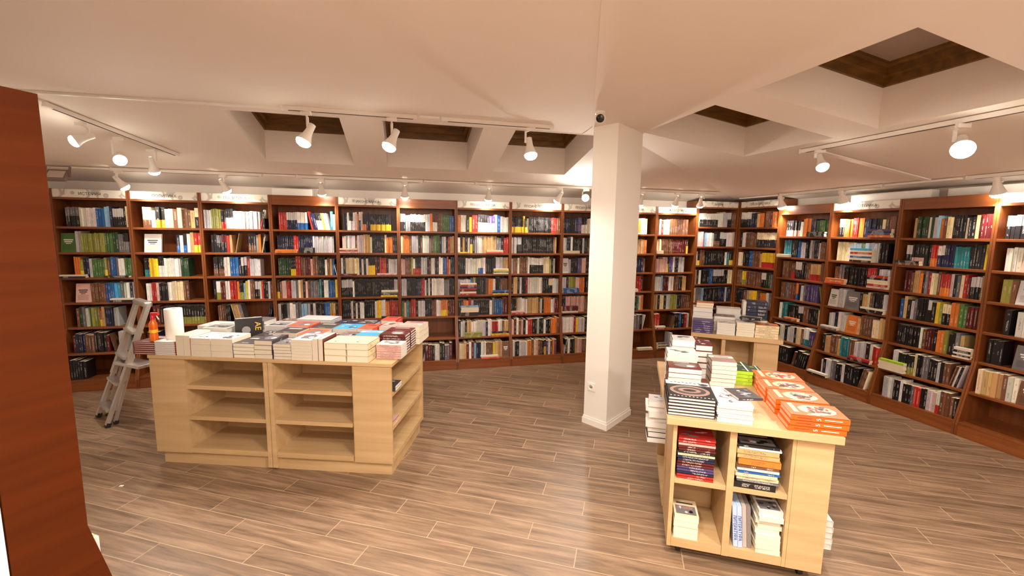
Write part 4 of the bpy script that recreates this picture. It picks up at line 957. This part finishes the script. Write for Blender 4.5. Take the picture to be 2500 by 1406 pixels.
stack(T, 0.51, 0.60, 0.40, 0.56, 8, 0.037, 'n', WHITE, 'F', None, True, 'navy box book with white stripe', 'left navy column, far table', top=4)
stack(T, 0.603, 0.70, 0.40, 0.56, 8, 0.037, 'n', WHITE, 'F', None, True, 'navy box book with white stripe', 'right navy column, far table', top=4)
upright(T, 0.475, 0.505, 0.40, 0.56, 0.29, 'w', WHITE, 'white tall book on edge left of the navy wall of books')
stack(T, -0.06, 0.10, 0.47, 0.62, 4, 0.03, 'f', WHITE, 'F', 'blot', False, 'brown covered book', 'pile sticking out, far table left', z=0.4705, top=1)

# ------------------------------------------------------------------ step ladder
Ld = empty('step_ladder', (0, 0, 0)); tag(Ld, 'folding aluminium step ladder standing between the left bookcase and the long table', 'ladder')
fa, fb = Vector((-3.647, 3.766, 0.0)), Vector((-3.93, 3.98, 0.0)); wd = (fb - fa)
lean_ = Vector((0.20, 0.32, 1.075)); H_ = 1.0
def stile(f0):
    p = f0 + Vector((0, 0, 0.0)); tp = f0 + lean_
    q = p.lerp(tp, 0.40)
    o = MB().bar(p + Vector((0, 0, .02)), q, 0.026, 0.05, wd.normalized()).build('lower_stile', M['alu'], Ld)
    MB().bar(p + Vector((0, 0, 0.0)), p.lerp(tp, 0.035), 0.034, 0.058, wd.normalized()).build('foot', M['rubber'], Ld)
    MB().bar(p.lerp(tp, 0.37), tp, 0.034, 0.078, wd.normalized()).build('upper_stile', M['alu'], Ld)
stile(fa); stile(fb)
hz = Vector((wd.y, -wd.x, 0)).normalized() * -1
for fk in (0.13, 0.34, 0.55, 0.76):
    c0 = fa + lean_ * fk; c1 = fb + lean_ * fk
    MB().bar(c0 + wd * 0.06 - Vector((0, 0, 0)), c1 - wd * 0.06, 0.085, 0.022).build('step', M['alu'], Ld)
# rear legs, nearly closed
for f0 in (fa + wd * 0.10, fb - wd * 0.10):
    r0 = f0 + Vector((0.035, 0.055, 0)) ; tp = f0 + lean_ * 0.97
    MB().bar(r0 + Vector((0, 0, .02)), tp, 0.022, 0.04, wd.normalized()).build('rear_leg', M['alu'], Ld)
    MB().bar(r0, r0 + (tp - r0) * 0.03, 0.03, 0.05, wd.normalized()).build('foot', M['rubber'], Ld)
MB().bar(fa + lean_ * 0.5 + Vector((0.20, -0.02, 0.0)), fa + lean_ * 0.5 + wd * 0.5, 0.16, 0.03).build('platform', M['alu'], Ld, bevel=0.004)
tp0, tp1 = fa + lean_, fb + lean_
MB().bar(tp0 - wd * 0.04, tp1 + wd * 0.04, 0.07, 0.05).build('top_cap', M['alu'], Ld, bevel=0.012)

# ------------------------------------------------------------------ near bookcase seen from its end
Ac = Vector((-1.575, 1.51, 0)); an = R(70); tv = Vector((math.cos(an), math.sin(an), 0))
# local frame: x runs away to the left-behind, y into the case (towards -tv)
nb = empty('bookcase', Ac, an + math.pi / 2); tag(nb, 'near bookcase seen end-on, tall red-brown side panel at the far left', 'bookcase')
side = [(0.205, 0), (0.205, 2.23), (0, 2.23), (0, 0.69), (-0.13, 0.10), (-0.13, 0)]
def Lb(mb): return mb
# x of local frame is tv rotated +90deg: pointing left-behind; y of local frame = -tv
MB().prism([(y, z) for y, z in side], 0.0, 0.018).build('side_panel', M['panel_dark'], nb)
MB().prism([(y, z) for y, z in side], 0.78, 0.798).build('side_panel', M['panel_dark'], nb)
MB().box(0.019, 0.779, 0.19, 0.203, 0, 2.2).build('back_panel', M['cherry'], nb)
MB().box(0.019, 0.779, 0.002, 0.189, 2.18, 2.2).build('top_board', M['cherry_h'], nb)
for z in SH: MB().box(0.019, 0.779, frontz(z) * .86 + 0.002, 0.189, z - 0.024, z).build('shelf', M['cherry_h'], nb)
MB().box(0.019, 0.779, -0.12, -0.10, 0, 0.105).build('plinth', M['cherry_h'], nb)
stackz = 0.4125
mwn = Matrix.Translation(Ac) @ Matrix.Rotation(an + math.pi / 2, 4, 'Z')
for k in range(2):
    a = Acc(); XX = lambda x, y, z: Vector((x, y, z)); rnd = random.Random(k)
    xk = 0.024 + 0.026 * k
    standing(a, XX, 0, 0.024, 0, 0.14, 0.20, 0, 0.0, colr('wjwck'[k]), None, PL_['k'], rnd)
    o = a.build('book', M['book']); o.location = mwn @ Vector((xk, -0.040, 0.4125)); o.rotation_euler = (0, 0, an + math.pi / 2)
    tag(o, '%s book, %s behind the end panel of the near left bookcase' % (NAMES['wjwck'[k]], ['peeking out just', 'second in', 'third in', 'fourth in', 'fifth in'][k]), 'book', 'books in the near left bookcase')
# wall pier beside it, towards the camera
pb = Ac - tv * 0.21
wallbox(pb - Vector((-math.sin(an), math.cos(an), 0)) * -0.0 , pb - tv * 1.6, 0, 2.8, Vector((-math.sin(an), math.cos(an), 0)) * 0.9, 'wall_pier')

# ------------------------------------------------------------------ track lighting
def track(p, q, label, w=0.034, h=0.03):
    p, q = Vector(p), Vector(q); o = empty('light_track', (p + q) / 2); tag(o, label, 'light track', 'white ceiling light tracks')
    c = (p + q) / 2
    MB().bar(p - c, q - c, w, h).build('rail', M['white_metal'], o)
    d = (q - p).normalized()
    MB().bar(p - c + d * 0.05 - Vector((0, 0, h / 2)), q - c - d * 0.03 - Vector((0, 0, h / 2)), 0.018, 0.003).build('slot', M['slot'], o)
    MB().bar(p - c - d * 0.004, p - c + d * 0.012, w + 0.006, h + 0.006).build('end_cap', M['white_metal'], o)
    return o
def trunk(p, q, label, w=0.025, h=0.015):
    p, q = Vector(p), Vector(q); c = (p + q) / 2
    o = MB().bar(p - c, q - c, w, h).build('cable_trunking', M['white_plastic']); o.location = c; tag(o, label, 'cable trunking'); return o
def spot(mount, head, aim, label, power=1.0, sc_=1.0, cone=118):
    mount, head, aim = Vector(mount), Vector(head), Vector(aim).normalized()
    o = empty('track_spotlight', mount); tag(o, label, 'spotlight', 'white spotlights on the ceiling tracks')
    h = head - mount
    MB().box(-0.04, 0.04, -0.014, 0.014, -0.028, 0.0).build('adapter', M['white_metal'], o, bevel=0.003)
    side_ = aim.cross(Vector((0, 0, 1))); side_ = side_.normalized() if side_.length > 0.05 else Vector((1, 0, 0))
    jt = h - aim * 0.05 + side_ * 0.038
    MB().bar((0, 0, -0.02), (jt.x, jt.y, -0.035), 0.014, 0.012).bar((jt.x, jt.y, -0.03), tuple(jt), 0.018, 0.012).build('arm', M['white_metal'], o)
    prof = [(0.010, -0.085), (0.022, -0.08), (0.024, -0.03), (0.030, 0.0), (0.044, 0.036), (0.048, 0.050)]
    prof = [(r * sc_, d * sc_) for r, d in prof]
    inner = [(0.0462 * sc_, 0.050 * sc_), (0.042 * sc_, 0.036 * sc_)]
    MB().lathe(prof + inner, h, aim, 24, cap=False).build('shade', M['white_metal'], o, True)
    MB().lathe([(0.001, 0.084 * sc_), (0.020 * sc_, 0.081 * sc_), (0.036 * sc_, 0.073 * sc_), (0.045 * sc_, 0.060 * sc_), (0.0455 * sc_, 0.050 * sc_), (0.001, 0.045 * sc_)], h, aim, 24, cap=False).build('bulb', M['bulb'], o, True)
    l = bpy.data.lights.new('spot', 'SPOT'); l.energy = SPOT_W * power; l.color = WARM; l.spot_size = R(cone); l.spot_blend = 1.0; l.shadow_soft_size = 0.045
    lo = bpy.data.objects.new('lamp_light', l); COL.objects.link(lo); lo.parent = o
    lo.location = h + aim * 0.095 * sc_; lo.rotation_euler = aim.to_track_quat('-Z', 'Y').to_euler()
    return o
# tracks
track(PL(-0.915, 3.80, 2.72), PL(0.10, 3.80, 2.72), 'left piece of white light track along the fold before the skylights')
track(PL(0.30, 3.80, 2.72), PL(1.27, 3.80, 2.72), 'right piece of white light track along the fold, ending near the pillar')
trunk(PL(-3.4, 3.93, 2.728), PL(-0.93, 3.86, 2.728), 'thin white trunking along the ceiling fold above the red-brown panel')
trunk(PL(0.12, 3.80, 2.728), PL(0.28, 3.80, 2.728), 'short white trunking joining the two tracks at the fold')
zt_ = lambda n: slopeL(n) - 0.018
track(PL(-2.59, 4.10, zt_(4.10)), PL(-2.15, 5.03, zt_(5.03)), 'white light track running down the slope at the left')
nT = 5.53
trunk(PL(-3.65, nT, zt_(nT)), PL(-3.0, nT, zt_(nT)), 'thin white trunking at the far left end of the back wall track')
for a, b, l in ((-2.98, -1.56, 'leftmost white light track along the back wall'), (-1.20, 0.20, 'white light track over the economics bookcase'),
                (0.85, 2.42, 'white light track left of the pillar along the back wall'), (3.0, 4.35, 'white light track right of the pillar along the back wall')):
    track(PL(a, nT, zt_(nT)), PL(b, nT, zt_(nT)), l)
for a, b, l in ((-1.54, -1.22, 'short white trunking between the first two back wall tracks'), (0.22, 0.83, 'white trunking between the middle back wall tracks'), (2.44, 2.98, 'white trunking behind the pillar')):
    trunk(PL(a, nT, zt_(nT) + .005), PL(b, nT, zt_(nT) + .005), l)
zr_ = lambda n: slopeR(n) - 0.018
nR = 5.06
trunk(PR(-5.42, nR, zr_(nR)), PR(-4.75, nR, zr_(nR)), 'white trunking at the corner end of the right wall')
track(PR(-4.72, nR, zr_(nR)), PR(-3.46, nR, zr_(nR)), 'white light track before the right wall, corner side')
trunk(PR(-3.44, nR, zr_(nR)), PR(-2.80, nR, zr_(nR)), 'white trunking between the two right wall tracks')
track(PR(-2.76, nR, zr_(nR)), PR(-1.3, nR, zr_(nR)), 'white light track before the right wall, running out of view')
track(PR(-3.13, 3.54, zr_(3.54) - .002), PR(-1.0, 3.54, zr_(3.54) - .002), 'long white light track below the large skylight')
trunk(PR(-3.06, 3.58, zr_(3.58) + .008), PR(-3.05, 5.03, zr_(5.03) + .008), 'flat brownish white trunking crossing the right slope', w=0.06, h=0.012)
# heads along the back wall, aimed at the shelves
AIM_B = (N1v * 0.5 + Vector((0, 0, -1))).normalized()
BW = [(-2.92, 'leftmost spotlight above the back wall, over the first two bookcases', (T1v * 0.5 + N1v * .3 + Vector((0, 0, -.8)))), (-1.95, 'spotlight above the third bookcase of the back wall', (T1v * 0.35 + N1v * .5 + Vector((0, 0, -1)))),
      (-0.95, 'spotlight above the bookcase under the cable box', None), (-0.01, 'spotlight above the bookcase with the empty shelf', None),
      (1.02, 'spotlight above the bookcase with flat book piles', None), (1.96, 'spotlight just left of the pillar, tilted, back wall', (T1v * -0.4 + N1v * .5 + Vector((0, 0, -.9)))),
      (2.33, 'glaring spotlight half behind the left edge of the pillar', (T1v * -0.35 + N1v * -.9 + Vector((0, 0, 0.1)))),
      (3.15, 'spotlight peeking out right of the pillar', None), (3.70, 'spotlight in front of the last back wall bookcases', None), (4.09, 'spotlight next to the tall corner bookcase', (T1v * 0.25 + N1v * .5 + Vector((0, 0, -1))))]
for s, l, am in BW:
    n = nT; m_ = PL(s, n, zt_(n) - 0.012)
    spot(m_, PL(s, n + 0.02, 2.262), am or AIM_B, l, 1.1 if s == 2.33 else 0.48, cone=150 if s == 2.33 else 104)
for s, l in ((-0.74, 'lit spotlight before the left skylight'), (-0.10, 'lit spotlight before the middle skylight'), (1.065, 'lit spotlight before the skylight by the pillar')):
    d = (T1v * (-0.45 if s < 0.5 else 0.05) - N1v * 0.30 + Vector((0, 0, -1)))
    spot(PL(s, 3.80, 2.705), PL(s, 3.81, 2.53), d, l, 1.0, 1.2)
for (s, n, z, l, d) in ((-2.53, 4.36, 2.50, 'glowing spotlight at the far left, aimed left', -T1v * 0.7 + Vector((0, 0, -.45)) - N1v * .45),
                        (-2.42, 4.62, 2.40, 'brightest glowing spotlight on the sloping left track', -N1v * 0.7 + T1v * .4 + Vector((0, 0, -.5))),
                        (-2.30, 4.88, 2.37, 'spotlight at the lower end of the sloping left track', N1v * 0.4 + Vector((0, 0, -1)))):
    spot(PL(s, n, zt_(n) - 0.012), PL(s, n, z), d, l, 0.9)
for (s, l) in ((-4.71, 'spotlight over the corner end of the right wall'), (-3.89, 'spotlight over the esoterics bookcase'), (-2.55, 'large white spotlight near the right edge, shade turned away')):
    spot(PR(s, nR, zr_(nR) - .026), PR(s, nR + .01, 2.245), N2v * 0.35 + Vector((0, 0, -1)), l, 0.75, sc_=1.15, cone=104)
spot(PR(-2.95, 3.54, zr_(3.54) - .015), PR(-2.93, 3.54, 2.42), T2v * 0.5 - N2v * 0.25 + Vector((0, 0, -.8)), 'small spotlight at the inner end of the track below the large skylight', 0.9)
spot(PR(-1.99, 3.54, zr_(3.54) - .02), PR(-1.98, 3.54, 2.39), -N2v * 0.75 + T2v * .5 + Vector((0, 0, -.6)), 'biggest glowing spotlight at upper right, on the near track', 1.0, 1.25)
# unlit floodlight in its bracket at the far left
fl = empty('floodlight', PL(-3.36, 5.40, 2.36), A1); tag(fl, 'unlit grey floodlight in a wire bracket under the left slope', 'floodlight')
fdir = Matrix.Rotation(R(38), 4, 'X')
fb_ = MB().box(-0.09, 0.09, -0.02, 0.02, -0.065, 0.065).build('housing', M['floodgrey'], fl, bevel=0.008); fb_.rotation_euler = (R(-38), 0, 0); fb_.location = (0, -.02, -.06)
gl = MB().box(-0.07, 0.07, -0.0215, -0.0205, -0.045, 0.045).build('glass', M['floodglass'], fl); gl.rotation_euler = (R(-38), 0, 0); gl.location = (0, -.02, -.06)
MB().bar((-0.1, 0, 0.03), (0.1, 0, 0.03), 0.02, 0.006).bar((-0.1, 0, 0.03), (-0.1, -0.02, -0.07), 0.02, 0.006).bar((0.1, 0, 0.03), (0.1, -0.02, -0.07), 0.02, 0.006).build('bracket', M['floodgrey'], fl)
# ceiling panels behind the camera
for i, (x, y) in enumerate(((-0.45, 0.35), (0.65, 0.95), (2.1, 0.35), (0.3, -1.2))):
    o = empty('ceiling_panel_light', (x, y, ZSR if x > 0.1 else ZSL)); tag(o, ['square lit ceiling light between the viewer and the left bookcase', 'square lit ceiling light above the viewer', 'square lit ceiling light nearest the right wall', 'square lit ceiling light by the rear wall'][i], 'ceiling light')
    MB().box(-0.17, 0.17, -0.17, 0.17, -0.02, 0.0).build('frame', M['white_metal'], o)
    MB().box(-0.15, 0.15, -0.15, 0.15, -0.023, -0.0205).build('diffuser', M['panel_lit'], o)
    l = bpy.data.lights.new('panel', 'AREA'); l.shape = 'SQUARE'; l.size = 0.3; l.energy = PANEL_W; l.color = WARM
    lo = bpy.data.objects.new('panel_light', l); COL.objects.link(lo); lo.parent = o; lo.location = (0, 0, -0.03)
# scrap of paper on the floor
sp_ = MB().box(-0.012, 0.012, -0.008, 0.008, 0.0, 0.004).build('paper_scrap', M['tissue']); sp_.location = (-2.715, 2.86, 0.0005); tag(sp_, 'tiny white paper scrap on the floor in front of the long table', 'paper scrap')
mo = mass.build('shelved_books', M['book'])
tag(mo, 'rows of books filling the farther wall shelves and hidden lower books of the table stacks', 'books', kind='stuff')
for o in bpy.data.objects:
    if o.get('label') and len(o['label'].split()) > 16: print('LONG', len(o['label'].split()), o['label'])
print('INDIVIDUAL BOOKS', sum(1 for o in bpy.data.objects if o.get('category') == 'book'), 'mass faces', len(mo.data.polygons))
